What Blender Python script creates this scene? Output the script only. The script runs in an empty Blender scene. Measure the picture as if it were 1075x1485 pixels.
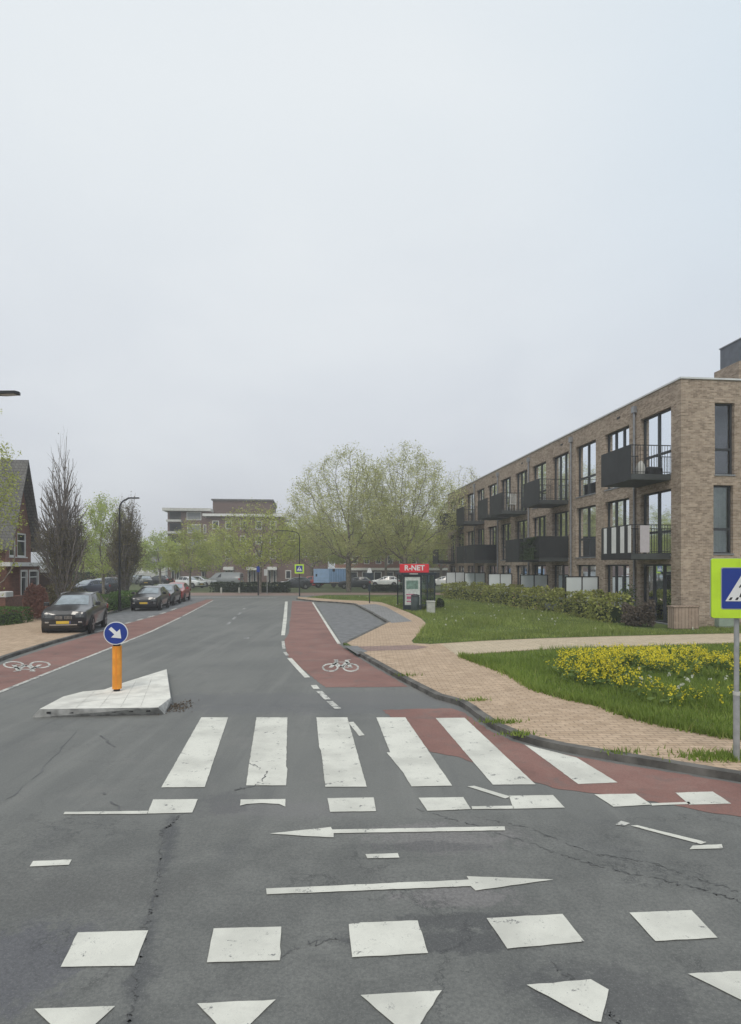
import bpy, math, random
import numpy as np
from mathutils import Vector, Matrix

random.seed(7)
RNG = np.random.default_rng(7)
SC = bpy.context.scene
COL = SC.collection
H = 2.57                      # eye height
F = 900.0                     # focal length in photograph pixels
CX, HY = 537.5, 822.0         # horizon and centre in photograph pixels
PI = math.pi
ZP, LZ = 0.088, 0.078        # pavement and verge levels above the road

def G(px, py, z=0.0):
    d = (H - z) * F / (py - HY)
    return ((px - CX) / F * d, d)
def A(px, d):
    return (px - CX) / F * d
def Z(py, d):
    return H + (HY - py) * d / F
def GL(pts, z=0.0):
    return [G(x, y, z) for x, y in pts]

# ------------------------------------------------------------------ materials
def nodes(name):
    m = bpy.data.materials.new(name)
    m.use_nodes = True
    nt = m.node_tree
    return m, nt, nt.nodes['Principled BSDF']

def N(nt, t, **kw):
    n = nt.nodes.new(t)
    for k, v in kw.items():
        if k in ('operation', 'blend_type', 'data_type', 'noise_dimensions', 'feature', 'interpolation_type', 'offset_frequency', 'distance'):
            setattr(n, k, v)
        else:
            n.inputs[k].default_value = v
    return n

def c4(c):
    return (c[0], c[1], c[2], 1.0)

def mixc(nt, fac, a, b, blend='MIX'):
    n = nt.nodes.new('ShaderNodeMix')
    n.data_type = 'RGBA'
    n.blend_type = blend
    for s, v in ((n.inputs[0], fac), (n.inputs[6], a), (n.inputs[7], b)):
        if hasattr(v, 'is_output') or hasattr(v, 'links'):
            nt.links.new(v, s)
        elif isinstance(v, (int, float)):
            s.default_value = v
        else:
            s.default_value = c4(v)
    return n.outputs[2]

def coords(nt, kind='Object'):
    return nt.nodes.new('ShaderNodeTexCoord').outputs[kind]

def noise(nt, vec, scale, detail=4, rough=0.55, dist=0.0):
    n = N(nt, 'ShaderNodeTexNoise', Scale=scale, Detail=detail, Roughness=rough, Distortion=dist)
    nt.links.new(vec, n.inputs['Vector'])
    return n.outputs['Fac']

def ramp(nt, fac, p0, p1, v0=0.0, v1=1.0):
    n = nt.nodes.new('ShaderNodeMapRange')
    n.interpolation_type = 'SMOOTHSTEP'
    n.inputs[1].default_value = p0; n.inputs[2].default_value = p1
    n.inputs[3].default_value = v0; n.inputs[4].default_value = v1
    nt.links.new(fac, n.inputs[0])
    return n.outputs[0]

def math_(nt, op, a, b=0.0):
    n = nt.nodes.new('ShaderNodeMath'); n.operation = op
    for s, v in ((n.inputs[0], a), (n.inputs[1], b)):
        if isinstance(v, (int, float)): s.default_value = v
        else: nt.links.new(v, s)
    return n.outputs[0]

def bump(nt, bsdf, height, strength=0.3, dist=0.02):
    b = nt.nodes.new('ShaderNodeBump')
    b.inputs['Strength'].default_value = strength
    b.inputs['Distance'].default_value = dist
    nt.links.new(height, b.inputs['Height'])
    nt.links.new(b.outputs[0], bsdf.inputs['Normal'])

def pm(name, col, rough=0.7, var=0.25, scale=6.0, metal=0.0, spec=0.4, bmp=0.0, bscale=60, coat=0.0):
    m, nt, b = nodes(name)
    v = coords(nt)
    f = noise(nt, v, scale, 5)
    lo = tuple(c * (1 - var) for c in col); hi = tuple(min(1, c * (1 + var)) for c in col)
    nt.links.new(mixc(nt, ramp(nt, f, 0.3, 0.7), lo, hi), b.inputs['Base Color'])
    b.inputs['Roughness'].default_value = rough
    b.inputs['Metallic'].default_value = metal
    b.inputs['Specular IOR Level'].default_value = spec
    if coat: b.inputs['Coat Weight'].default_value = coat; b.inputs['Coat Roughness'].default_value = 0.07
    if bmp: bump(nt, b, noise(nt, v, bscale, 3), bmp)
    return m

def leafmat(name, c1, c2, c3=None, trans=0.35):
    m, nt, b = nodes(name)
    g = nt.nodes.new('ShaderNodeNewGeometry')
    rnd = g.outputs['Random Per Island']
    cr = nt.nodes.new('ShaderNodeValToRGB')
    nt.links.new(rnd, cr.inputs[0])
    cr.color_ramp.elements[0].color = c4(c1)
    cr.color_ramp.elements[1].color = c4(c2)
    if c3:
        e = cr.color_ramp.elements.new(0.93); e.color = c4(c2)
        cr.color_ramp.elements[2].color = c4(c3)
    f = noise(nt, coords(nt), 0.55, 3)
    col = mixc(nt, ramp(nt, f, 0.3, 0.7), cr.outputs[0], tuple(x * 0.72 for x in c1))
    col = mixc(nt, 0.35, col, cr.outputs[0])
    nt.links.new(col, b.inputs['Base Color'])
    b.inputs['Roughness'].default_value = 0.6
    b.inputs['Specular IOR Level'].default_value = 0.25
    t = nt.nodes.new('ShaderNodeBsdfTranslucent')
    nt.links.new(col, t.inputs[0])
    mx = nt.nodes.new('ShaderNodeMixShader'); mx.inputs[0].default_value = trans
    nt.links.new(b.outputs[0], mx.inputs[1]); nt.links.new(t.outputs[0], mx.inputs[2])
    nt.links.new(mx.outputs[0], nt.nodes['Material Output'].inputs[0])
    return m

def brickmat(name, c1, c2, mortar, scale=1.0, big=0.25, bw=0.21, rh=0.0625, zvec=False, bstr=0.35):
    m, nt, b = nodes(name)
    v = coords(nt)
    s = nt.nodes.new('ShaderNodeSeparateXYZ'); nt.links.new(v, s.inputs[0])
    cb = nt.nodes.new('ShaderNodeCombineXYZ')
    if zvec:       # paving: x, y plane
        nt.links.new(s.outputs[0], cb.inputs[0]); nt.links.new(s.outputs[1], cb.inputs[1])
    else:          # walls that follow the local axes
        nt.links.new(math_(nt, 'ADD', s.outputs[0], s.outputs[1]), cb.inputs[0]); nt.links.new(s.outputs[2], cb.inputs[1])
    bt = nt.nodes.new('ShaderNodeTexBrick')
    nt.links.new(cb.outputs[0], bt.inputs['Vector'])
    bt.inputs['Scale'].default_value = scale
    bt.inputs['Brick Width'].default_value = bw; bt.inputs['Row Height'].default_value = rh
    bt.inputs['Mortar Size'].default_value = min(rh * 0.09, 0.012)
    bt.inputs['Mortar Smooth'].default_value = 0.3
    bt.inputs['Bias'].default_value = 0.0
    bt.inputs['Color1'].default_value = c4(c1); bt.inputs['Color2'].default_value = c4(c2); bt.inputs['Mortar'].default_value = c4(mortar)
    f = noise(nt, v, 0.5, 6, 0.65)
    f2 = noise(nt, v, 5.5, 4, 0.65)
    col = mixc(nt, ramp(nt, f, 0.3, 0.7, 0, big), bt.outputs[0], tuple(x * 0.55 for x in c1))
    col = mixc(nt, ramp(nt, f2, 0.45, 0.75, 0, 0.5), col, tuple(min(1, x * 1.25) for x in c2))
    f3 = noise(nt, v, 2.2, 4, 0.6)
    col = mixc(nt, ramp(nt, f3, 0.55, 0.75, 0, 0.35), col, tuple(x * 0.5 for x in c1))
    nt.links.new(col, b.inputs['Base Color'])
    b.inputs['Roughness'].default_value = 0.9
    b.inputs['Specular IOR Level'].default_value = 0.2
    bump(nt, b, math_(nt, 'SUBTRACT', f2, bt.outputs['Fac']), bstr, 0.01)
    return m

def asphalt(name):
    m, nt, b = nodes(name)
    v = coords(nt)
    s = nt.nodes.new('ShaderNodeSeparateXYZ'); nt.links.new(v, s.inputs[0])
    X, Y = s.outputs[0], s.outputs[1]
    big = noise(nt, v, 0.22, 5, 0.6, 0.4)
    mid = noise(nt, v, 1.6, 7, 0.7, 0.3)
    wob = noise(nt, v, 2.4, 8, 0.75)
    rag = noise(nt, v, 9.0, 6, 0.75)
    fine = noise(nt, v, 34, 4, 0.75)
    grain = noise(nt, v, 75, 2, 0.7)
    col = mixc(nt, ramp(nt, big, 0.3, 0.7), (0.140, 0.144, 0.139), (0.184, 0.187, 0.177))
    # streaks worn along the driving direction
    mp = nt.nodes.new('ShaderNodeMapping'); mp.inputs['Scale'].default_value = (2.2, 0.12, 1); mp.inputs['Rotation'].default_value = (0, 0, -0.117)
    nt.links.new(v, mp.inputs[0])
    streak = noise(nt, mp.outputs[0], 1.0, 4, 0.6)
    col = mixc(nt, ramp(nt, streak, 0.48, 0.7, 0, 0.55), col, (0.215, 0.217, 0.205))
    col = mixc(nt, ramp(nt, streak, 0.46, 0.28, 0, 0.5), col, (0.105, 0.109, 0.11))
    pat = noise(nt, v, 0.9, 7, 0.75, 0.4)
    col = mixc(nt, ramp(nt, pat, 0.5, 0.68, 0, 0.35), col, (0.21, 0.205, 0.195))
    # the older, coarser and darker wearing course of the junction nearest the viewer
    edge = math_(nt, 'ADD', Y, math_(nt, 'MULTIPLY', math_(nt, 'SUBTRACT', wob, 0.5), 2.4))
    near = ramp(nt, edge, 5.9, 6.7, 1.0, 0.0)
    dark = mixc(nt, ramp(nt, mid, 0.33, 0.68), (0.114, 0.117, 0.112), (0.192, 0.195, 0.184))
    col = mixc(nt, math_(nt, 'MULTIPLY', near, math_(nt, 'ADD', math_(nt, 'MULTIPLY', mid, 0.7), 0.3)), col, dark)
    def blob(px, py, rx, ry, soft=0.35):
        cx, cy = G(px, py)
        dx = math_(nt, 'MULTIPLY', math_(nt, 'SUBTRACT', X, cx), 1 / rx)
        dy = math_(nt, 'MULTIPLY', math_(nt, 'SUBTRACT', Y, cy), 1 / ry)
        d = math_(nt, 'SQRT', math_(nt, 'ADD', math_(nt, 'MULTIPLY', dx, dx), math_(nt, 'MULTIPLY', dy, dy)))
        d = math_(nt, 'ADD', d, math_(nt, 'MULTIPLY', math_(nt, 'SUBTRACT', wob, 0.5), 2.6))
        d = math_(nt, 'ADD', d, math_(nt, 'MULTIPLY', math_(nt, 'SUBTRACT', rag, 0.5), 2.2))
        return ramp(nt, d, 0.7, 1.0 + soft, 1, 0)
    def band(p, q, w):
        (x0, y0), (x1, y1) = G(*p), G(*q)
        k = (x1 - x0) / (y1 - y0)
        dx = math_(nt, 'SUBTRACT', X, math_(nt, 'ADD', math_(nt, 'MULTIPLY', math_(nt, 'SUBTRACT', Y, y0), k), x0))
        dx = math_(nt, 'ADD', math_(nt, 'ABSOLUTE', dx, 0), math_(nt, 'MULTIPLY', math_(nt, 'SUBTRACT', wob, 0.45), w * 4.5))
        return ramp(nt, dx, 0, w, 1, 0)
    st = band((255, 1178), (188, 1490), 0.13)
    inside = ramp(nt, Y, 6.9, 6.4, 0, 1)
    col = mixc(nt, math_(nt, 'MULTIPLY', math_(nt, 'MULTIPLY', st, inside), 0.62), col, (0.070, 0.072, 0.080))
    for (px, py, rx, ry, c_, k_) in ((640, 1215, .62, .30, (0.225, 0.215, 0.212), .7), (665, 1300, .42, .16, (0.225, 0.213, 0.212), .7), (620, 1228, .55, .10, (0.085, 0.086, 0.09), .5), (690, 1335, .5, .10, (0.075, 0.076, 0.08), .65), (640, 1365, .6, .12, (0.075, 0.076, 0.08), .7), (870, 1440, .5, .25, (0.08, 0.081, 0.085), .55), (430, 1175, .8, .22, (0.195, 0.19, 0.19), .5), (25, 1400, .35, .5, (0.11, 0.11, 0.13), .6), (330, 1165, .25, .3, (0.10, 0.10, 0.105), .5), (100, 1290, 1.0, .35, (0.125, 0.125, 0.12), .5), (420, 1015, 4.5, .6, (0.135, 0.138, 0.142), .6), (470, 1028, 3.6, .35, (0.14, 0.143, 0.147), .6), (600, 1012, 2.0, .6, (0.17, 0.168, 0.165), .5)):
        col = mixc(nt, math_(nt, 'MULTIPLY', blob(px, py, rx, ry), k_), col, c_)
    blot = noise(nt, v, 0.55, 6, 0.7, 0.8)
    col = mixc(nt, ramp(nt, blot, 0.56, 0.72, 0, 0.35), col, (0.115, 0.118, 0.122))
    blot2 = noise(nt, v, 1.9, 8, 0.75, 0.6)
    col = mixc(nt, ramp(nt, blot2, 0.60, 0.74, 0, 0.28), col, (0.245, 0.245, 0.235))
    col = mixc(nt, math_(nt, 'MULTIPLY', ramp(nt, fine, 0.38, 0.62, 0, 0.36), math_(nt, 'ADD', math_(nt, 'MULTIPLY', near, 0.6), 0.4)), col, (0.06, 0.063, 0.065))
    col = mixc(nt, ramp(nt, grain, 0.55, 0.68, 0, 0.24), col, (0.32, 0.32, 0.31))
    # fine crazing
    nz = nt.nodes.new('ShaderNodeTexNoise'); nz.inputs['Scale'].default_value = 2.5; nz.inputs['Detail'].default_value = 9; nz.inputs['Roughness'].default_value = 0.72
    nt.links.new(v, nz.inputs['Vector'])
    sc = nt.nodes.new('ShaderNodeVectorMath'); sc.operation = 'SCALE'; sc.inputs[3].default_value = 0.85
    nt.links.new(nz.outputs['Color'], sc.inputs[0])
    wv = nt.nodes.new('ShaderNodeVectorMath'); wv.operation = 'ADD'
    nt.links.new(v, wv.inputs[0]); nt.links.new(sc.outputs[0], wv.inputs[1])
    def crk(scale, w, mscale, lo, hi):
        vo = nt.nodes.new('ShaderNodeTexVoronoi'); vo.feature = 'DISTANCE_TO_EDGE'; vo.inputs['Scale'].default_value = scale
        nt.links.new(wv.outputs[0], vo.inputs['Vector'])
        return math_(nt, 'MULTIPLY', ramp(nt, vo.outputs['Distance'], w * 0.2, w, 1, 0), ramp(nt, noise(nt, v, mscale, 4), lo, hi))
    allc = math_(nt, 'MAXIMUM', crk(0.8, 0.010, 0.35, 0.47, 0.6), crk(3.0, 0.03, 0.6, 0.54, 0.66))
    allc = math_(nt, 'MULTIPLY', allc, math_(nt, 'ADD', math_(nt, 'MULTIPLY', near, 0.35), 0.25))
    col = mixc(nt, allc, col, (0.045, 0.046, 0.05))
    nt.links.new(col, b.inputs['Base Color'])
    b.inputs['Roughness'].default_value = 0.85
    b.inputs['Specular IOR Level'].default_value = 0.25
    bump(nt, b, math_(nt, 'SUBTRACT', math_(nt, 'ADD', fine, grain), allc), 0.4, 0.006)
    return m

def paintmat(name, white=(0.655, 0.65, 0.585), wear=0.60):
    m, nt, b = nodes(name)
    v = coords(nt)
    n1 = noise(nt, v, 7.0, 6, 0.75, 0.3)
    n2 = noise(nt, v, 90, 2, 0.7)
    n3 = noise(nt, v, 1.5, 4)
    base = mixc(nt, ramp(nt, n3, 0.3, 0.65), tuple(x * 0.76 for x in white), white)
    n5 = noise(nt, v, 16, 5, 0.7)
    base = mixc(nt, ramp(nt, n5, 0.52, 0.72, 0, 0.22), base, (0.36, 0.355, 0.33))
    base = mixc(nt, ramp(nt, n2, 0.35, 0.7, 0, 0.16), base, (0.42, 0.42, 0.40))
    w = math_(nt, 'ADD', ramp(nt, n1, wear, wear + 0.06), math_(nt, 'MULTIPLY', ramp(nt, n2, 0.62, 0.7), ramp(nt, n1, wear - 0.09, wear)))
    col = mixc(nt, math_(nt, 'MINIMUM', w, 0.9), base, (0.12, 0.122, 0.125))
    nt.links.new(col, b.inputs['Base Color'])
    b.inputs['Roughness'].default_value = 0.75
    bump(nt, b, n2, 0.15, 0.003)
    return m

def redlane(name):
    m, nt, b = nodes(name)
    v = coords(nt)
    n1 = noise(nt, v, 0.5, 5, 0.6); n2 = noise(nt, v, 60, 2, 0.7); n3 = noise(nt, v, 2.5, 5, 0.7, 0.5)
    col = mixc(nt, ramp(nt, n1, 0.3, 0.7), (0.205, 0.105, 0.088), (0.262, 0.138, 0.115))
    col = mixc(nt, ramp(nt, n3, 0.5, 0.7, 0, 0.6), col, (0.15, 0.125, 0.115))
    n4 = noise(nt, v, 1.0, 7, 0.75, 0.6)
    col = mixc(nt, ramp(nt, n4, 0.5, 0.66, 0, 0.45), col, (0.29, 0.185, 0.155))
    col = mixc(nt, ramp(nt, n4, 0.47, 0.34, 0, 0.5), col, (0.13, 0.075, 0.065))
    col = mixc(nt, ramp(nt, n2, 0.35, 0.7, 0, 0.35), col, (0.10, 0.06, 0.052))
    nt.links.new(col, b.inputs['Base Color'])
    b.inputs['Roughness'].default_value = 0.88
    bump(nt, b, n2, 0.3, 0.005)
    return m

def grassground(name, a, bb):
    m, nt, b = nodes(name)
    v = coords(nt)
    n1 = noise(nt, v, 0.7, 6, 0.65); n2 = noise(nt, v, 14, 4, 0.7)
    col = mixc(nt, ramp(nt, n1, 0.3, 0.7), a, bb)
    col = mixc(nt, ramp(nt, n2, 0.3, 0.7, 0, 0.6), col, tuple(x * 0.5 for x in a))
    nt.links.new(col, b.inputs['Base Color'])
    b.inputs['Roughness'].default_value = 0.95
    b.inputs['Specular IOR Level'].default_value = 0.1
    bump(nt, b, n2, 0.8, 0.05)
    return m

def glassmat(name, tint=(0.75, 0.8, 0.82), refl=0.22):
    m, nt, b = nodes(name)
    nt.nodes.remove(b)
    t = nt.nodes.new('ShaderNodeBsdfTransparent'); t.inputs[0].default_value = c4(tint)
    g = nt.nodes.new('ShaderNodeBsdfGlossy'); g.inputs['Roughness'].default_value = 0.03
    g.inputs[0].default_value = (0.9, 0.95, 1, 1)
    fr = nt.nodes.new('ShaderNodeFresnel'); fr.inputs[0].default_value = 1.5
    wob = noise(nt, coords(nt), 0.8, 2)
    f = math_(nt, 'ADD', math_(nt, 'MULTIPLY', fr.outputs[0], 1.0), math_(nt, 'MULTIPLY', wob, refl))
    mx = nt.nodes.new('ShaderNodeMixShader')
    nt.links.new(f, mx.inputs[0]); nt.links.new(t.outputs[0], mx.inputs[1]); nt.links.new(g.outputs[0], mx.inputs[2])
    nt.links.new(mx.outputs[0], nt.nodes['Material Output'].inputs[0])
    return m

M = {}
M['asphalt'] = asphalt('asphalt')
M['paint'] = paintmat('road_paint')
M['paint_worn'] = paintmat('road_paint_worn', (0.58, 0.575, 0.53), 0.52)
M['paint_faint'] = paintmat('road_paint_faint', (0.34, 0.34, 0.33), 0.48)
M['red'] = redlane('red_asphalt')
M['tar'] = pm('tar', (0.095, 0.097, 0.098), 0.6, 0.3, 3)
M['greyasphalt'] = pm('grey_pavers', (0.165, 0.168, 0.172), 0.9, 0.2, 3, bmp=0.3)
M['tan'] = brickmat('tan_pavers', (0.42, 0.31, 0.215), (0.52, 0.395, 0.285), (0.25, 0.19, 0.14), 1.0, 0.25, 0.21, 0.105, True, 0.2)
M['tanlight'] = brickmat('sandy_pavers', (0.47, 0.39, 0.28), (0.53, 0.445, 0.325), (0.31, 0.26, 0.195), 1.0, 0.2, 0.30, 0.15, True, 0.2)
M['tile'] = brickmat('grey_tiles', (0.23, 0.23, 0.23), (0.27, 0.27, 0.265), (0.16, 0.16, 0.16), 1.0, 0.2, 0.3, 0.3, True, 0.2)
M['redpaver'] = brickmat('red_pavers', (0.27, 0.19, 0.165), (0.32, 0.23, 0.2), (0.18, 0.15, 0.14), 1.0, 0.2, 0.21, 0.105, True, 0.2)
M['kerb'] = pm('kerb_concrete', (0.11, 0.105, 0.096), 0.9, 0.45, 2.5, bmp=0.3)
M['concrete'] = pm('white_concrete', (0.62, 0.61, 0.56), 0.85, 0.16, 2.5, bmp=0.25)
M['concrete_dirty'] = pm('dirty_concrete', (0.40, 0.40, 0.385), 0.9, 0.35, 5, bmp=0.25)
M['soil'] = grassground('soil', (0.10, 0.085, 0.06), (0.14, 0.12, 0.08))
M['lawn'] = grassground('lawn_ground', (0.085, 0.125, 0.035), (0.15, 0.19, 0.065))
M['field'] = grassground('far_ground', (0.12, 0.145, 0.07), (0.16, 0.175, 0.10))
M['brick'] = brickmat('tan_brick', (0.225, 0.168, 0.122), (0.47, 0.375, 0.29), (0.43, 0.39, 0.335), 1.0, 0.28)
M['redbrick'] = brickmat('red_brick', (0.20, 0.095, 0.07), (0.27, 0.135, 0.10), (0.2, 0.17, 0.15), 1.0, 0.3)
M['brownbrick'] = brickmat('brown_brick', (0.15, 0.092, 0.078), (0.205, 0.13, 0.11), (0.19, 0.17, 0.155), 1.0, 0.3)
M['flue'] = pm('flue_metal', (0.105, 0.12, 0.145), 0.5, 0.15, 3)
M['darkbrick'] = brickmat('dark_brick', (0.105, 0.07, 0.06), (0.145, 0.095, 0.08), (0.13, 0.11, 0.1), 1.0, 0.3)
M['rooftile'] = brickmat('roof_tiles', (0.14, 0.137, 0.13), (0.19, 0.185, 0.175), (0.05, 0.05, 0.05), 1.0, 0.3, 0.2, 0.17, False, 0.6)
M['anthracite'] = pm('anthracite_metal', (0.040, 0.044, 0.047), 0.5, 0.15, 3)
M['balcony'] = pm('balcony_steel', (0.022, 0.024, 0.025), 0.6, 0.2, 2)
M['slab'] = pm('slab_steel', (0.05, 0.056, 0.055), 0.6, 0.2, 2)
M['coping'] = pm('coping_metal', (0.60, 0.62, 0.62), 0.45, 0.08, 2)
M['zinc'] = pm('zinc', (0.25, 0.26, 0.275), 0.45, 0.15, 3, metal=0.3)
M['galv'] = pm('galvanised_steel', (0.36, 0.375, 0.38), 0.45, 0.15, 8, metal=0.35)
M['roofing'] = pm('roofing', (0.12, 0.12, 0.12), 0.9, 0.2, 2)
M['interior'] = pm('dark_interior', (0.035, 0.034, 0.032), 0.9, 0.3, 1)  # shade of unlit rooms put into the colour of flat back sheets
M['curtain'] = pm('curtain', (0.62, 0.62, 0.585), 0.9, 0.12, 4)
M['curtain_green'] = pm('green_curtain', (0.36, 0.41, 0.33), 0.9, 0.12, 4)
M['blind_grey'] = pm('grey_blind', (0.27, 0.275, 0.285), 0.9, 0.1, 4)
M['white'] = pm('white_paint', (0.68, 0.68, 0.66), 0.5, 0.06, 3)
M['offwhite'] = pm('weathered_white', (0.50, 0.50, 0.47), 0.6, 0.12, 3)
M['frost'] = pm('frosted_glass', (0.66, 0.71, 0.72), 0.35, 0.06, 1.0)
M['glass'] = glassmat('window_glass')
M['shelterglass'] = glassmat('shelter_glass', (0.82, 0.87, 0.87), 0.10)
M['darkglass'] = pm('dark_glass', (0.022, 0.026, 0.03), 0.06, 0.2, 2, spec=0.8)
M['screenglass'] = pm('windscreen_glass', (0.40, 0.44, 0.455), 0.08, 0.25, 1.5, metal=1.0, spec=1.0)
M['black'] = pm('black_plastic', (0.018, 0.018, 0.02), 0.5, 0.2, 4)
M['lamp_black'] = pm('black_pole_paint', (0.022, 0.023, 0.025), 0.45, 0.2, 4)
M['rubber'] = pm('rubber', (0.02, 0.02, 0.02), 0.85, 0.2, 8)
M['rim'] = pm('alloy', (0.36, 0.37, 0.38), 0.3, 0.1, 8, metal=0.7)
M['chrome'] = pm('chrome', (0.55, 0.56, 0.57), 0.15, 0.05, 8, metal=0.9)
M['lens'] = pm('headlight_lens', (0.10, 0.11, 0.115), 0.4, 0.4, 14, spec=0.2)
M['tail'] = pm('tail_lens', (0.35, 0.02, 0.02), 0.15, 0.2, 12, spec=0.8)
M['plate'] = pm('yellow_plate', (0.62, 0.42, 0.05), 0.4, 0.05, 8)
M['plateblue'] = pm('plate_blue', (0.02, 0.06, 0.3), 0.4, 0.05, 8)
for k, c in dict(car_black=(0.014, 0.015, 0.018), car_dark=(0.028, 0.033, 0.040), car_red=(0.34, 0.03, 0.03), car_white=(0.66, 0.67, 0.67), car_grey=(0.22, 0.235, 0.245), car_silver=(0.40, 0.41, 0.42), car_blue=(0.03, 0.045, 0.09)).items():
    M[k] = pm(k, c, 0.3, 0.06, 2, spec=0.4, coat=1.0)
M['signblue'] = pm('sign_blue', (0.018, 0.045, 0.25), 0.4, 0.05, 4)
M['signwhite'] = pm('sign_white', (0.70, 0.71, 0.70), 0.4, 0.05, 4)
M['signgreen'] = pm('sign_fluorescent', (0.47, 0.70, 0.035), 0.5, 0.09, 3)
M['signgrey'] = pm('sign_edge', (0.30, 0.32, 0.34), 0.4, 0.05, 4)
M['orange'] = pm('orange_post', (0.74, 0.29, 0.035), 0.55, 0.16, 5)
M['rnetred'] = pm('red_sign', (0.66, 0.028, 0.045), 0.4, 0.05, 4)
M['posterpink'] = pm('poster_pink', (0.42, 0.12, 0.2), 0.5, 0.2, 8)
M['postergreen'] = pm('poster_green', (0.16, 0.25, 0.21), 0.5, 0.3, 6)
M['poster'] = pm('poster_paper', (0.52, 0.56, 0.53), 0.5, 0.15, 6)
M['shelterdark'] = pm('shelter_frame', (0.018, 0.028, 0.038), 0.4, 0.2, 4)
M['bin'] = pm('bin_green', (0.045, 0.062, 0.062), 0.6, 0.2, 5)
M['concretebox'] = pm('grey_box', (0.42, 0.43, 0.39), 0.8, 0.12, 5)
M['wood'] = brickmat('wood_boards', (0.33, 0.25, 0.195), (0.39, 0.305, 0.24), (0.14, 0.1, 0.08), 1.0, 0.2, 0.14, 9.0, False, 0.4)
M['cabinet'] = pm('green_cabinet', (0.27, 0.33, 0.27), 0.6, 0.1, 4)
M['trailerblue'] = pm('trailer_blue', (0.16, 0.27, 0.44), 0.55, 0.12, 2)
M['trailerpale'] = pm('trailer_pale_blue', (0.27, 0.40, 0.60), 0.55, 0.1, 2)
M['bark'] = pm('bark', (0.21, 0.19, 0.155), 0.95, 0.35, 6, bmp=0.5, bscale=20)
M['barkgrey'] = pm('grey_bark', (0.20, 0.18, 0.168), 0.95, 0.3, 6, bmp=0.5, bscale=20)
M['leaf_plane'] = leafmat('plane_leaves', (0.46, 0.475, 0.19), (0.64, 0.65, 0.32))
M['leaf_spring'] = leafmat('spring_leaves', (0.38, 0.43, 0.10), (0.55, 0.58, 0.19))
M['leaf_bright'] = leafmat('bright_leaves', (0.37, 0.46, 0.10), (0.55, 0.62, 0.19))
M['leaf_brown'] = leafmat('brown_leaves', (0.17, 0.15, 0.08), (0.28, 0.25, 0.13))
M['leaf_hedge'] = leafmat('hedge_leaves', (0.05, 0.09, 0.03), (0.10, 0.16, 0.05))
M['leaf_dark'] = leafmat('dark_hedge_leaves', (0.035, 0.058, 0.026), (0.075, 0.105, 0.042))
M['leaf_mixed'] = leafmat('mixed_hedge_leaves', (0.24, 0.26, 0.08), (0.50, 0.53, 0.15), (0.42, 0.27, 0.16))
M['leaf_red'] = leafmat('red_leaves', (0.27, 0.13, 0.10), (0.43, 0.23, 0.17))
M['leaf_garden'] = leafmat('garden_leaves', (0.08, 0.15, 0.035), (0.17, 0.27, 0.07))
M['twig_brown'] = leafmat('dry_leaves', (0.13, 0.105, 0.08), (0.22, 0.18, 0.14))
M['blade'] = leafmat('grass_blades', (0.165, 0.245, 0.040), (0.300, 0.385, 0.085), (0.44, 0.43, 0.16))
M['blade2'] = leafmat('verge_blades', (0.215, 0.275, 0.065), (0.350, 0.415, 0.12), (0.50, 0.47, 0.20))
M['petal'] = leafmat('yellow_petals', (0.78, 0.66, 0.03), (0.88, 0.80, 0.09))
M['petalwhite'] = leafmat('pale_petals', (0.6, 0.62, 0.5), (0.75, 0.77, 0.65))
M['rape'] = leafmat('flower_stems', (0.11, 0.18, 0.045), (0.21, 0.28, 0.08))
M['bluechair'] = pm('blue_fabric', (0.05, 0.065, 0.12), 0.8, 0.2, 8)
M['cover'] = pm('grey_cover', (0.25, 0.265, 0.26), 0.8, 0.12, 4)
M['clay'] = pm('clay_pot', (0.25, 0.12, 0.08), 0.8, 0.2, 8)

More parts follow.
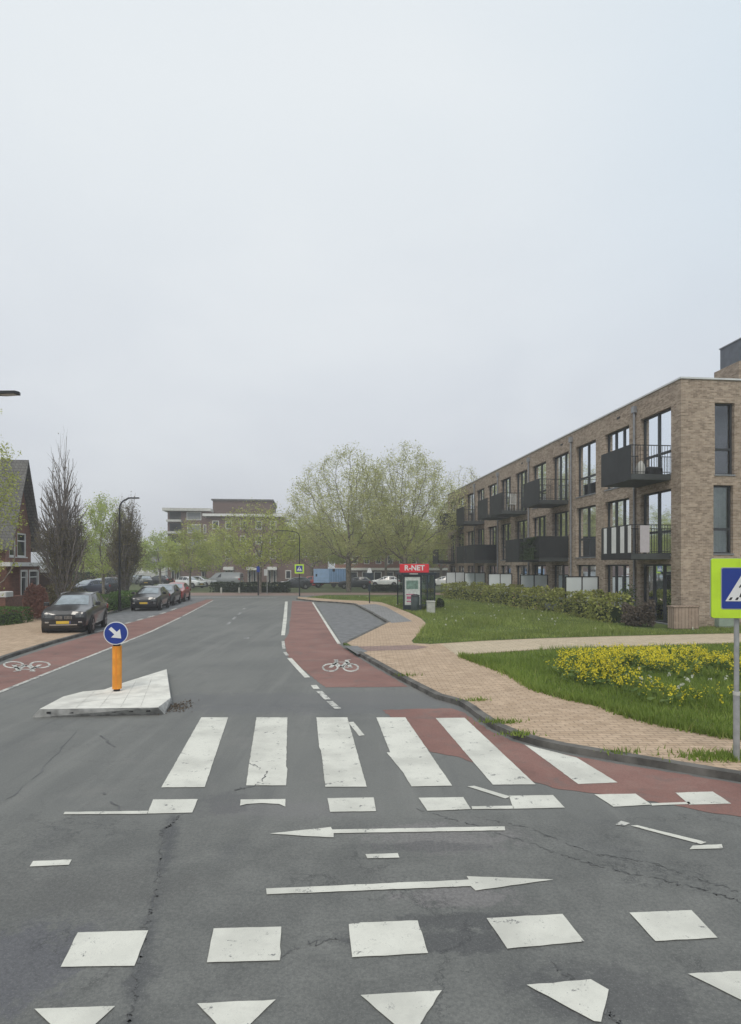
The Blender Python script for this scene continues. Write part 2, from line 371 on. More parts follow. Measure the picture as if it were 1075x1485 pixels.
# ------------------------------------------------------------------ builders
class MB:
    def __init__(s):
        s.v = []; s.f = []; s.m = []; s.sm = []
    def add(s, vs, fs, mi=0, smooth=False):
        o = len(s.v)
        s.v += [tuple(p) for p in vs]
        for f in fs:
            s.f.append(tuple(i + o for i in f)); s.m.append(mi); s.sm.append(smooth)
    def quad(s, a, b, c, d, mi=0):
        s.add([a, b, c, d], [(0, 1, 2, 3)], mi)
    def box(s, x0, x1, y0, y1, z0, z1, mi=0):
        v = [(x0, y0, z0), (x1, y0, z0), (x1, y1, z0), (x0, y1, z0), (x0, y0, z1), (x1, y0, z1), (x1, y1, z1), (x0, y1, z1)]
        s.add(v, [(0, 3, 2, 1), (4, 5, 6, 7), (0, 1, 5, 4), (1, 2, 6, 5), (2, 3, 7, 6), (3, 0, 4, 7)], mi)
        return s
    def bbox(s, x0, x1, y0, y1, z0, z1, b=0.02, mi=0):
        # box with chamfered vertical and top edges
        p = [(x0 + b, y0), (x1 - b, y0), (x1, y0 + b), (x1, y1 - b), (x1 - b, y1), (x0 + b, y1), (x0, y1 - b), (x0, y0 + b)]
        cx, cy = (x0 + x1) / 2, (y0 + y1) / 2
        def ins(q):
            return (q[0] + (b if q[0] < cx else -b), q[1] + (b if q[1] < cy else -b))
        v = [(x, y, z0) for x, y in p] + [(x, y, z1 - b) for x, y in p] + [(*ins(q), z1) for q in p]
        fs = [tuple(range(7, -1, -1)), tuple(range(16, 24))]
        for k in (0, 8):
            for i in range(8):
                j = (i + 1) % 8
                fs.append((k + i, k + j, k + 8 + j, k + 8 + i))
        s.add(v, fs, mi)
        return s
    def prism(s, pts, z0, z1, mi=0, top=None):
        n = len(pts)
        a = sum(pts[i][0] * pts[(i + 1) % n][1] - pts[(i + 1) % n][0] * pts[i][1] for i in range(n))
        if a < 0: pts = pts[::-1]; top = top[::-1] if top else None
        tp = top or pts
        s.add([(x, y, z0) for x, y in pts] + [(x, y, z1) for x, y in tp],
              [tuple(range(n - 1, -1, -1)), tuple(range(n, 2 * n))] + [(i, (i + 1) % n, n + (i + 1) % n, n + i) for i in range(n)], mi)
        return s
    def xz(s, pts, y0, y1, mi=0):
        # polygon drawn in x,z, thickness from y0 (front) to y1
        n = len(pts)
        a = sum(pts[i][0] * pts[(i + 1) % n][1] - pts[(i + 1) % n][0] * pts[i][1] for i in range(n))
        if a < 0: pts = pts[::-1]
        s.add([(x, y0, z) for x, z in pts] + [(x, y1, z) for x, z in pts],
              [tuple(range(n)), tuple(range(2 * n - 1, n - 1, -1))] + [(i, n + i, n + (i + 1) % n, (i + 1) % n) for i in range(n)], mi)
        return s
    def sheet(s, pts, z, mi=0):
        n = len(pts)
        a = sum(pts[i][0] * pts[(i + 1) % n][1] - pts[(i + 1) % n][0] * pts[i][1] for i in range(n))
        if a < 0: pts = pts[::-1]
        s.add([(x, y, z) for x, y in pts], [tuple(range(n))], mi)
        return s
    def tube(s, pts, rad, n=8, mi=0, cap=True, smooth=True):
        if not isinstance(rad, (list, tuple)): rad = [rad] * len(pts)
        pts = [Vector(p) for p in pts]
        vs = []
        for i, p in enumerate(pts):
            t = (pts[min(i + 1, len(pts) - 1)] - pts[max(i - 1, 0)]).normalized()
            u = t.orthogonal().normalized() if i == 0 else (u - t * u.dot(t)).normalized()
            w = t.cross(u)
            for k in range(n):
                a = 2 * PI * k / n
                vs.append(p + (u * math.cos(a) + w * math.sin(a)) * rad[i])
        fs = []
        for i in range(len(pts) - 1):
            for k in range(n):
                fs.append((i * n + k, i * n + (k + 1) % n, (i + 1) * n + (k + 1) % n, (i + 1) * n + k))
        s.add(vs, fs, mi, smooth)
        if cap:
            L = len(pts)
            s.add(vs[:n], [tuple(range(n - 1, -1, -1))], mi)
            s.add(vs[(L - 1) * n:], [tuple(range(n))], mi)
        return s
    def build(s, name, mats, parent=None, loc=None):
        me = bpy.data.meshes.new(name)
        me.from_pydata(s.v, [], s.f)
        if not isinstance(mats, (list, tuple)): mats = [mats]
        for m in mats: me.materials.append(M[m] if isinstance(m, str) else m)
        me.polygons.foreach_set('material_index', s.m)
        me.polygons.foreach_set('use_smooth', s.sm)
        me.update()
        o = bpy.data.objects.new(name, me)
        COL.objects.link(o)
        if parent: o.parent = parent
        if loc: o.location = loc
        return o

def npmesh(name, verts, faces, mat, parent=None, k=4, smooth=False):
    verts = np.asarray(verts, dtype=np.float32); faces = np.asarray(faces, dtype=np.int32)
    me = bpy.data.meshes.new(name)
    me.vertices.add(len(verts)); me.vertices.foreach_set('co', verts.ravel())
    me.loops.add(faces.size); me.loops.foreach_set('vertex_index', faces.ravel())
    me.polygons.add(len(faces))
    me.polygons.foreach_set('loop_start', np.arange(0, faces.size, k, dtype=np.int32))
    me.polygons.foreach_set('loop_total', np.full(len(faces), k, dtype=np.int32))
    if smooth: me.polygons.foreach_set('use_smooth', np.ones(len(faces), dtype=bool))
    me.materials.append(M[mat])
    me.update(calc_edges=True)
    o = bpy.data.objects.new(name, me)
    COL.objects.link(o)
    if parent: o.parent = parent
    return o

def empty(name, loc=(0, 0, 0), rz=0.0, label=None, cat=None, group=None):
    o = bpy.data.objects.new(name, None)
    o.empty_display_size = 0.3
    COL.objects.link(o)
    o.location = loc; o.rotation_euler = (0, 0, rz)
    if label: o['label'] = label
    if cat: o['category'] = cat
    if group: o['group'] = group
    return o

def tag(o, label, cat, group=None):
    o['label'] = label; o['category'] = cat
    if group: o['group'] = group
    return o

def struct(o):
    o['kind'] = 'structure'; return o

def copy_tree(o, parent=None):
    c = o.copy(); COL.objects.link(c)
    if parent: c.parent = parent
    for ch in [x for x in bpy.data.objects if x.parent == o]:
        copy_tree(ch, c)
    return c

# ------------------------------------------------------------------ ground
def plane_sheet(name, pts, z, mat, parent=None):
    return MB().sheet(pts, z).build(name, mat, parent)

ground = struct(MB().sheet([(-1500, -300), (1500, -300), (1500, 2500), (-1500, 2500)], -0.03).build('ground', 'field'))

road = struct(MB().sheet([(-95, -14), (95, -14), (95, 55.5), (-95, 55.5)], 0.0).build('road', 'asphalt'))
cross = struct(MB().sheet([(-95, 55.5), (95, 55.5), (95, 61.5), (-95, 61.5)], 0.004).build('side_street', 'redpaver'))

KB = [(517.7, 949.5), (546, 966), (574.7, 983), (604, 999), (632.8, 1014), (652, 1019), (667.7, 1024), (680, 1032), (691, 1041), (714, 1057), (746, 1071.5), (780, 1082), (816, 1090), (887, 1102.5), (962, 1115), (1017, 1124.5), (1075, 1134), (1250, 1158), (1600, 1195)]
def offset_line(pts, d):
    out = []
    for i, p in enumerate(pts):
        a = Vector(pts[max(i - 1, 0)]); b = Vector(pts[min(i + 1, len(pts) - 1)])
        t = (b - a).normalized()
        out.append((p[0] - t.y * d, p[1] + t.x * d))
    return out
KBg = GL(KB)
BAY = [(430, 869.5), (459, 873), (486, 874.6), (513.7, 877), (538, 890), (561.8, 904.5), (530, 920), (498, 936)]
BAYg = GL(BAY)

# right verge and everything behind it, one step above the road
right_edge = BAYg + KBg
lawn = struct(MB().prism(right_edge + [(60, 6), (160, 20), (160, 55.2), (-4.0, 55.2)], -0.02, LZ).build('verge', 'lawn'))
def strip(name, line, w, z0, z1, mat, side=1, gap=False):
    inn = offset_line(line, w * side)
    m = MB()
    for i in range(len(line) - 1):
        m.prism([line[i], line[i + 1], inn[i + 1], inn[i]], z0, z1)
    return m.build(name, mat)
struct(strip('kerb', offset_line(KBg, -0.012), 0.15, -0.02, 0.094, 'kerb'))
struct(strip('kerb', offset_line(BAYg, -0.012), 0.14, -0.02, 0.093, 'kerb'))

grass_edge = [(1600, 1128), (1300, 1098), (1075, 1073), (1054, 1070), (1010, 1062), (972, 1054), (938, 1047), (906, 1038), (876, 1025), (829, 1015), (780, 1002), (740, 979), (715, 969), (690, 960), (668, 952)]
path_low = [(690, 948), (780, 942), (900, 938), (1075, 932), (1400, 924)]
path_top = [(1400, 911), (1075, 918.5), (1000, 920), (880, 923), (780, 926), (700, 929.5), (625, 934), (600, 933)]
left_edge = [(597, 929), (604, 922), (612, 914), (618, 904), (611, 897), (596, 889.5), (572, 880), (553, 873.5), (530, 871.5), (485, 869.5), (455, 867), (432, 865.5)]
def inner(l): return l
P1 = [ (x, y) for x, y in offset_line(KBg, 0.137)] + GL(grass_edge + path_low + path_top + left_edge, ZP) + offset_line(BAYg, 0.127)
pav = struct(MB().prism(P1, 0.03, ZP).build('pavement', 'tan'))
plane_sheet('path', GL([(640, 934), (700, 930.2), (780, 926.7), (880, 923.7), (1000, 920.7), (1075, 919.2), (1400, 912), (1400, 923.6), (1075, 931.4), (900, 937.4), (780, 941.4), (690, 947.4), (664, 951)], ZP + .004), ZP + .004, 'tanlight', pav)
plane_sheet('bus_platform', GL([(519, 877.2), (545, 876), (560, 880), (598, 901), (568, 903.4), (552, 894)], ZP + .004), ZP + .004, 'tile', pav)
plane_sheet('paver_band', GL([(519, 937.5), (600, 935.5), (622, 938), (604, 941.8), (532, 944)], ZP + .004), ZP + .004, 'redpaver', pav)

plane_sheet('dropped_kerb', GL([(498.5, 936.2), (519.5, 936.8), (533, 944.6), (519, 949.2)], ZP + .002), ZP + .002, 'greyasphalt', pav)

# left pavement
LB = [(-420, 1068), (-150, 1003), (0, 959.5), (11, 955), (31, 948.5), (78, 933.5), (126, 920.3)]
LK = GL(LB)
BACK = [(66, 913.6), (150.7, 893.0), (195, 880.5), (246, 864.8)]
BK = GL(BACK)
lp = LK + BK + [(-26, 54.8), (-95, 54.8), (-95, 2), (-30, 2)]
lpav = struct(MB().prism(lp, -0.02, ZP).build('pavement', 'tan'))
struct(strip('kerb', offset_line(LK, -0.012), 0.14, -0.02, 0.094, 'kerb', 1))
struct(strip('kerb', offset_line([LK[-1], BK[0]], -0.012), 0.14, -0.02, 0.0945, 'kerb', 1))
struct(strip('kerb', offset_line(BK, -0.012), 0.14, -0.02, 0.0935, 'kerb', 1))
# garden ground behind the pavement
gl = [(-17.2, 19.0), (-15.4, 24.0), (-16.2, 30.0), (-15.2, 34.0), (-15.8, 38.5), (-17.5, 45), (-20, 53), (-60, 54), (-60, 16)]
plane_sheet('garden_ground', gl, ZP + .005, 'soil', lpav)
plane_sheet('garden_path', [(-15.9, 27.6), (-22.5, 30.4), (-22.9, 28.9), (-15.6, 26.2)], ZP + .010, 'tanlight', lpav)

# red cycle lanes, bay, markings: all painted on or laid in the road
PR = random.Random(21)
def rough_edge(g, amp=0.007):
    out = []
    for i in range(len(g)):
        a, b = Vector(g[i]), Vector(g[(i + 1) % len(g)])
        L = (b - a).length
        n = max(1, min(40, int(L / 0.07)))
        t = (b - a).normalized() if L > 1e-6 else Vector((1, 0)); nn = Vector((-t.y, t.x))
        for k in range(n):
            p = a.lerp(b, k / n) + nn * (PR.gauss(0, amp) if k else 0)
            out.append(tuple(p))
    return out
def rp(name, pts, mat='paint', z=0.008):
    g = GL(pts)
    if mat.startswith('paint'): g = rough_edge(g, 0.0018)
    elif mat == 'red': g = rough_edge(g, 0.012)
    return plane_sheet(name, g, z, mat, road)
rp('cycle_lane', [(-300, 1060), (-120, 1002), (0, 964.5), (36, 951), (80, 936.3), (126, 922.6), (181, 905.5), (237, 890), (300, 869.5), (310, 869.5), (265, 893), (220.5, 915), (167.5, 936.5), (80, 971), (0, 1003), (-120, 1052), (-300, 1130)], 'red', 0.004)
rp('cycle_lane', [(423.7, 871.4), (453, 872.8), (474, 905), (492.5, 935.4), (516, 951.5), (545, 969), (576, 986.5), (592, 996), (540, 996.8), (471.8, 997), (463, 990), (440, 971), (417, 951), (412.4, 929), (419.0, 919)], 'red', 0.004)
rp('cycle_lane', [(555, 1030), (610, 1028), (655, 1027.6), (674, 1034), (688, 1045), (712, 1061), (744, 1075.5), (780, 1086), (814, 1093.5), (886, 1106), (960, 1118.5), (1017, 1128), (1075, 1137.5), (1250, 1164), (1600, 1204), (1600, 1260), (1250, 1208), (1075, 1185), (1040, 1180.5), (950, 1163), (862, 1151), (811, 1145), (776, 1135), (720, 1117), (686, 1106), (665, 1098), (625, 1091), (605, 1070)], 'red', 0.004)
rp('bus_bay', [(459.5, 876), (486, 877), (512.7, 879.5), (536, 891.5), (556.5, 904.5), (526, 919.5), (496.5, 934)], 'greyasphalt', 0.0045)
rp('parking_lane', [(68, 914.8), (150.7, 895), (195, 882.6), (246, 867), (300, 866.8), (296, 869.8), (236, 889), (180.5, 904.7), (128, 919.7)], 'greyasphalt', 0.0045)

def line(pts, w, name='lane_line', mat='paint', z=0.008):
    L = GL(pts)
    a = offset_line(L, w / 2); b = offset_line(L, -w / 2)
    return MB().sheet(a + b[::-1], z).build(name, mat, road)
line([(-300, 1131), (-120, 1053), (0, 1004), (80, 972), (167.5, 937.3), (220.5, 915.5), (262, 895.5)], 0.11, mat='paint_worn')
line([(265, 894), (290, 881), (309, 871)], 0.10, mat='paint_worn')
for a, b in (((140, 917), (150, 914)), ((160, 911), (170, 908.5)), ((182, 904.5), (190, 902.3)), ((198, 900), (207, 897.6)), ((215, 895.4), (224, 893)), ((232, 890.6), (240, 888.2)), ((248, 885.2), (256, 882.4))):
    line([a, b], 0.16, 'lane_dash', 'paint_worn')
rp('lane_line', [(413.6, 872.5), (417.4, 872.5), (416.3, 897), (413.4, 921.6), (407.8, 921.6), (411, 897)])
line([(410.5, 930), (411.8, 941)], 0.1, 'lane_dash', 'paint_worn')
line([(413, 946), (417, 951)], 0.1, 'lane_dash', 'paint_worn')
line([(420, 955), (433, 969.5), (446, 983)], 0.13, 'lane_dash', 'paint')
line([(455, 994), (459.5, 999.5)], 0.13, 'lane_dash', 'paint')
line([(463, 1003), (475.5, 1015)], 0.12, 'lane_dash', 'paint_worn')
line([(478, 1017.5), (490.5, 1028.4)], 0.12, 'lane_dash', 'paint_worn')
line([(453.6, 873.8), (474, 906), (492, 934)], 0.11)
for a, b in (((330, 906), (334, 902)), ((338, 898.5), (342, 894.5)), ((346, 891.5), (349, 888.5)), ((353, 884), (355, 882))):
    line([a, b], 0.14, 'lane_dash', 'paint_faint')
rp('lane_dash', [(353, 925.6), (361, 924.4), (362, 926), (354, 927)], 'paint_faint')
line([(276, 866.6), (330, 866.2), (402, 867.2)], 0.7, 'give_way_band', 'paint_faint')

Zb = [
 [(292, 1041), (331, 1041), (297, 1142.5), (234, 1143)],
 [(372, 1041), (417, 1041), (415, 1112), (417, 1116), (415, 1140), (357, 1140), (360, 1118)],
 [(459, 1041), (504, 1041), (532, 1142), (472, 1142), (466, 1090), (463, 1084)],
 [(546, 1041), (588, 1041), (656, 1140.5), (597, 1141.5), (584, 1120), (564, 1096), (561, 1092), (566, 1092)],
 [(632, 1042), (674, 1041.5), (777, 1138.5), (715, 1139)],
 [(761, 1080.5), (783, 1086), (801, 1090.5), (836.5, 1099.5), (896, 1135.7), (839, 1138)]]
for p in Zb: rp('zebra_stripe', p)
rp('lane_dash', [(505, 1048), (513, 1047.5), (529, 1067), (521, 1068)])
rp('crossing_block', [(222, 1160.5), (287, 1160), (279, 1179.5), (214, 1181)])
rp('edge_line', [(94, 1178.5), (215, 1177), (213, 1181.3), (92, 1182)])
rp('crossing_block', [(349, 1160.5), (414, 1159.8), (414, 1171), (405, 1167), (380, 1165.6), (358, 1167), (348, 1169.5)])
rp('crossing_block', [(475, 1158.5), (542, 1157.5), (545.5, 1177.5), (479, 1178.5)])
rp('crossing_block', [(607, 1158), (672, 1157), (683, 1174.5), (620, 1177)])
rp('edge_line', [(684, 1170.4), (744, 1169.5), (746, 1173.7), (685, 1174.6)])
rp('crossing_block', [(738, 1155), (802, 1154), (819.5, 1172.3), (745, 1174)])
rp('edge_line', [(678, 1141.5), (688, 1140.5), (741, 1156.3), (733, 1159)])
rp('crossing_block', [(862, 1153), (922, 1152), (945, 1168), (890, 1171)])
rp('edge_line', [(944, 1166.2), (1000, 1163.8), (1002, 1167), (946, 1169.4)])
rp('crossing_block', [(980, 1150.5), (1034, 1149), (1061, 1166.5), (1000, 1168)])
rp('direction_arrow', [(391, 1210), (480, 1200.5), (482, 1204.2), (732, 1199.6), (733, 1205.4), (484, 1209.6), (484, 1215.5), (440, 1213.5)])
rp('direction_arrow', [(386, 1290), (680, 1277), (677, 1272), (803, 1277), (690, 1293), (683, 1286.5), (387, 1298.5)])
rp('lane_dash', [(48, 1250), (104, 1248), (100, 1255.5), (43, 1258)])
rp('lane_dash', [(530, 1240), (577, 1238.5), (579.5, 1245), (533, 1246)])
rp('edge_line', [(915, 1198.5), (925, 1198), (1025, 1222.5), (1017, 1225.5)])
rp('lane_dash', [(893, 1197), (901, 1191.5), (914, 1195), (905, 1199)], 'paint_worn')
rp('lane_dash', [(1005, 1227.5), (1047, 1225.5), (1049, 1231.5), (1000, 1233)])
for p in ([(113, 1354), (215, 1351), (195, 1402.5), (88, 1404)], [(310, 1348), (408, 1345.5), (406, 1394.5), (300, 1397.5)], [(506, 1342), (520, 1339.5), (606, 1336.5), (621, 1384), (511, 1390)], [(706, 1333), (816, 1327), (848, 1367), (736, 1377.5)], [(913, 1325), (1003, 1321.5), (1041, 1361.5), (951, 1366.5)], [(1110, 1318), (1190, 1314), (1240, 1350), (1150, 1356)]):
    rp('crossing_block', p)
for p in ([(50, 1465), (167, 1461), (104, 1518)], [(286, 1457), (400, 1451.5), (338, 1512)], [(523, 1445), (641, 1438), (596, 1508)], [(764, 1430), (857, 1422), (883, 1437), (872, 1484), (862, 1483)], [(998, 1414), (1090, 1409), (1120, 1462), (1075, 1452)]):
    rp('give_way_triangle', p)

# bicycle symbols laid on the two lanes (wheels, frame, handlebar)
def bike_symbol(px0, px1, y0, y1, flip=False):
    def P(u, v):
        if flip: u, v = 1 - u, 1 - v
        return G(px0 + (px1 - px0) * u, y1 + (y0 - y1) * v)
    m = MB()
    def seg(a, b, w=0.05):
        p, q = Vector(P(*a)), Vector(P(*b))
        t = (q - p).normalized(); n = Vector((-t.y, t.x)) * w
        m.sheet([tuple(p - n), tuple(q - n), tuple(q + n), tuple(p + n)], 0.008)
    for cx, r in ((0.24, 0.22), (0.78, 0.22)):
        ring = [(cx + r * math.cos(2 * PI * k / 20), 0.36 + 0.34 * math.sin(2 * PI * k / 20)) for k in range(20)]
        ri = [(cx + (r - 0.05) * math.cos(2 * PI * k / 20), 0.36 + 0.25 * math.sin(2 * PI * k / 20)) for k in range(20)]
        o = [P(*a) for a in ring]; i_ = [P(*a) for a in ri]
        for k in range(20):
            m.sheet([o[k], o[(k + 1) % 20], i_[(k + 1) % 20], i_[k]], 0.008)
    for a, b in (((0.24, 0.36), (0.40, 0.80)), ((0.40, 0.80), (0.68, 0.80)), ((0.68, 0.80), (0.52, 0.40)), ((0.52, 0.40), (0.38, 0.75)), ((0.52, 0.40), (0.78, 0.36)), ((0.78, 0.36), (0.66, 0.97)), ((0.66, 0.97), (0.78, 0.99)), ((0.33, 0.98), (0.45, 0.98)), ((0.40, 0.97), (0.40, 0.8))):
        seg(a, b)
    m.build('bicycle_symbol', 'paint_worn', road)
bike_symbol(4, 75, 959, 974, True)
bike_symbol(466, 521, 957, 975)

# tar seams and long cracks in the road surface
def jag(pts, w0, w1, n=14, seed=1, z=0.0035):
    r = random.Random(seed)
    L = []
    for i in range(len(pts) - 1):
        for k in range(n):
            t = k / n
            L.append((pts[i][0] + (pts[i + 1][0] - pts[i][0]) * t, pts[i][1] + (pts[i + 1][1] - pts[i][1]) * t))
    L.append(pts[-1])
    g = [(x + r.gauss(0, .016), y + r.gauss(0, .016)) for x, y in GL(L)]
    ww = [w0 + (w1 - w0) * r.random() ** 2 for _ in g]
    m = MB()
    for i in range(len(g) - 1):
        if math.sin(i * 0.45 + seed) < -0.8: continue
        p, q = Vector(g[i]), Vector(g[i + 1])
        t = (q - p).normalized(); nn = Vector((-t.y, t.x))
        a, b = ww[i] * 0.6, ww[i + 1] * 0.6
        m.sheet([tuple(p - nn * a), tuple(q - nn * b), tuple(q + nn * b), tuple(p + nn * a)], z)
    return m.build('tar_seam', 'tar', road)
jag([(262, 1182), (238, 1205), (226, 1290), (205, 1370), (186, 1490)], 0.003, 0.02, 40, 1)
jag([(600, 1172), (700, 1200), (800, 1235), (880, 1260), (1000, 1285), (1075, 1308)], 0.003, 0.012, 30, 2)
jag([(690, 1185), (760, 1198), (860, 1238), (940, 1250), (1075, 1295)], 0.003, 0.010, 30, 3)
jag([(150, 1150), (178, 1180)], 0.012, 0.03, 10, 4)
jag([(405, 1386), (440, 1372), (500, 1360)], 0.003, 0.009, 14, 5)
jag([(146, 1066), (166, 1084)], 0.02, 0.03, 5, 6)
jag([(362, 1108), (388, 1120), (378, 1138), (345, 1145)], 0.006, 0.022, 12, 7, 0.0095)
jag([(800, 1400), (850, 1435), (885, 1470), (900, 1490)], 0.003, 0.012, 20, 8)
jag([(10, 1160), (60, 1120), (110, 1062)], 0.006, 0.02, 8, 9)
jag([(230, 1020), (420, 1024), (500, 1028)], 0.004, 0.014, 20, 10)

# ------------------------------------------------------------------ traffic island with keep-right post
isl = empty('traffic_island', (0, 0, 0), 0, 'white concrete traffic island wedge carrying the orange keep-right post', 'traffic island')
o_c = G(150, 1020)
isl.location = (o_c[0], o_c[1], 0)
hz = 0.15
base_px = [(46, 1040.5), (239, 1035.5), (250, 1019), (243.5, 977), (178, 995.5), (150, 1006), (120, 1009), (90, 1016)]
top_px = [(57, 1028.5), (229, 1026), (247.5, 1012), (241.6, 970.5), (179, 990), (151, 1000), (120, 1003), (92, 1010)]
bp = [(x - o_c[0], y - o_c[1]) for x, y in GL(base_px)]
tp = [(x - o_c[0], y - o_c[1]) for x, y in GL(top_px, hz)]
mi_ = MB()
n_ = len(bp)
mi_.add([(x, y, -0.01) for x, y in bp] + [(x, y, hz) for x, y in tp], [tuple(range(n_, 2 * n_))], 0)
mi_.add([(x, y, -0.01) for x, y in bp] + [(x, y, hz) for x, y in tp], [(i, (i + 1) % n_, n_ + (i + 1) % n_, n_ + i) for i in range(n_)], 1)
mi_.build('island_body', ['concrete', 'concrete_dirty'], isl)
# joints between the paving elements and lifting holes in the front face
def onfront(t, h):
    a = Vector((*bp[0], -0.01)).lerp(Vector((*bp[1], -0.01)), t); b = Vector((*tp[0], hz)).lerp(Vector((*tp[1], hz)), t)
    return a.lerp(b, h) + Vector((0, -0.006, 0.0))
for t in (0.10, 0.28, 0.45, 0.62, 0.76, 0.9):
    c = onfront(t, 0.6)
    MB().box(c.x - 0.035, c.x + 0.035, c.y - 0.004, c.y + 0.05, c.z - 0.02, c.z + 0.015).build('lifting_hole', 'black', isl)
mk = MB()
def ontop(u, v):
    a = Vector((*tp[0], hz)).lerp(Vector((*tp[1], hz)), u); b = Vector((*tp[7], hz)).lerp(Vector((*tp[3], hz)), u)
    return a.lerp(b, v) + Vector((0, 0, 0.003))
def tj(p0, p1, w=0.006):
    p, q = ontop(*p0), ontop(*p1)
    t = (q - p).normalized(); nn = Vector((-t.y, t.x, 0)) * w
    mk.add([p - nn, q - nn, q + nn, p + nn], [(0, 1, 2, 3)])
for u in (0.3, 0.5, 0.68, 0.85): tj((u, 0.02), (u, 0.8))
for v in (0.28, 0.55): tj((0.22, v), (0.96, v))
mk.build('paving_joint', pm('joint_dirt', (0.50, 0.49, 0.45), 0.9, 0.25, 6), isl)

kp = G(169.5, 1002, hz)
post = empty('keep_right_post', (kp[0], kp[1], hz), math.atan2(-kp[0], kp[1]) * 0.6, 'orange keep-right post with round blue arrow sign on the white traffic island', 'traffic sign')
d_p = kp[1]
zt = Z(935, d_p) - hz; rr = 0.088
MB().tube([(0, 0, 0), (0, 0, 0.05)], 0.06, 14).build('foot', 'black', post)
mm = MB()
prof = []
for k in range(20):
    a = 2 * PI * k / 20
    prof.append((math.cos(a) * rr * (1 + 0.05 * math.cos(3 * a)), math.sin(a) * rr))
mm.prism(prof, 0.045, zt - 0.02); mm.build('post', 'orange', post)
mr = MB()
mr.box(-0.012, 0.012, -rr - 0.004, -rr + 0.02, 0.05, zt - 0.03)
mr.build('rib', pm('orange_shade', (0.72, 0.25, 0.025), 0.4, 0.05, 4), post)
MB().tube([(0, 0, zt - 0.02), (0, 0, zt + 0.03)], 0.07, 14).build('collar', 'black', post)
zc = Z(917.5, d_p) - hz; rd = 0.222
def circle(r, cx=0, cz=0, n=40): return [(cx + r * math.cos(2 * PI * k / n), cz + r * math.sin(2 * PI * k / n)) for k in range(n)]
sg = MB().xz(circle(rd, 0, zc), -0.115, -0.095).build('sign_disc', 'signwhite', post)
MB().xz(circle(rd * 0.93, 0, zc), -0.1185, -0.112).build('blue_face', 'signblue', sg)
def rot2(pts, a, cx, cz, s=1):
    c, s_ = math.cos(a), math.sin(a)
    return [(cx + s * (x * c - z * s_), cz + s * (x * s_ + z * c)) for x, z in pts]
arrow = [(-0.145, -0.033), (0.0, -0.033), (0.0, -0.115), (0.15, 0.0), (0.0, 0.115), (0.0, 0.033), (-0.145, 0.033)]
MB().xz(rot2(arrow, -PI / 4, -0.005, zc + 0.002, 0.98), -0.1225, -0.1165).build('arrow', 'signwhite', sg)
MB().tube([(0, -0.03, zt), (0, -0.09, zc - 0.1), (0, -0.09, zc)], 0.025, 8).build('bracket', 'black', post)

# ------------------------------------------------------------------ pedestrian crossing signs
def crossing_art(root, size, zc, y, full=True):
    s = size
    def rr_(w, r, n=5):
        pts = []
        for cx, cz, a0 in ((w - r, w - r, 0), (-w + r, w - r, PI / 2), (-w + r, -w + r, PI), (w - r, -w + r, 1.5 * PI)):
            for k in range(n + 1):
                a = a0 + PI / 2 * k / n
                pts.append((cx + r * math.cos(a), zc + cz + r * math.sin(a)))
        return pts
    b = MB().xz(rr_(s / 2, s * 0.04), y - 0.03, y).build('sign_board', 'signgreen', root)
    MB().xz(rr_(s / 2 + 0.006, s * 0.045), y - 0.002, y + 0.008).build('rim', 'signgrey', b)
    MB().xz(rr_(s * 0.352, s * 0.03), y - 0.033, y - 0.028).build('border', 'signgrey', b)
    MB().xz(rr_(s * 0.338, s * 0.03), y - 0.036, y - 0.031).build('blue_panel', 'signblue', b)
    MB().xz([(-0.285 * s, zc - 0.215 * s), (0.285 * s, zc - 0.215 * s), (0, zc + 0.275 * s)], y - 0.039, y - 0.034).build('triangle', 'signwhite', b)
    m = MB()
    Y0, Y1 = y - 0.042, y - 0.037
    def P(pts): m.xz([(px * s, zc + pz * s) for px, pz in pts], Y0, Y1)
    m.xz([(x, z) for x, z in circle(0.034 * s, 0.006 * s, zc + 0.13 * s, 14)], Y0, Y1)
    P([(-0.025, 0.10), (0.03, 0.105), (0.035, -0.02), (-0.02, -0.025)])                      # trunk
    P([(-0.02, 0.095), (-0.075, 0.02), (-0.06, 0.008), (-0.008, 0.065)])                      # arm
    P([(0.028, 0.095), (0.078, 0.03), (0.064, 0.016), (0.02, 0.065)])
    P([(-0.018, -0.018), (-0.068, -0.14), (-0.044, -0.15), (0.012, -0.028)])                  # legs
    P([(0.006, -0.02), (0.035, -0.02), (0.062, -0.135), (0.04, -0.145)])
    m.build('pedestrian_pictogram', 'black', b)
    for k in range(5):
        x = -0.2 + k * 0.1
        m = MB()
        P([(x - 0.035, -0.195), (x + 0.005, -0.195), (x + 0.03, -0.15), (x - 0.005, -0.15)] if k < 2 else [(x - 0.022, -0.195), (x + 0.018, -0.195), (x + 0.012, -0.155), (x - 0.016, -0.155)])
        m.build('stripe', 'black', b)
q = G(1068.5, 1102, ZP)
cs = empty('crossing_sign', (q[0], q[1], ZP), -0.12, 'large lime bordered pedestrian crossing sign on grey pole at right kerb', 'traffic sign', 'pedestrian crossing signs')
d_s = q[1]
zs = Z(853, d_s) - ZP
MB().tube([(0, 0, 0), (0, 0, Z(1006, d_s) - ZP)], 0.040, 14).build('pole_sleeve', 'galv', cs)
MB().tube([(0, 0, Z(1006, d_s) - ZP - 0.02), (0, 0, zs + 0.3)], 0.031, 14).build('pole', 'galv', cs)
MB().tube([(0, 0, Z(1008, d_s) - ZP), (0, 0, Z(1003, d_s) - ZP)], 0.043, 14).build('collar', 'offwhite', cs)
bd = empty('sign_mount', (0.045, -0.05, 0)); bd.parent = cs
for ch in (): pass
crossing_art(cs, 0.76, zs, -0.05)
for o in [x for x in bpy.data.objects if x.parent == cs and x.name.startswith('sign_board')]: o.location.x = 0.045
bpy.data.objects.remove(bd)

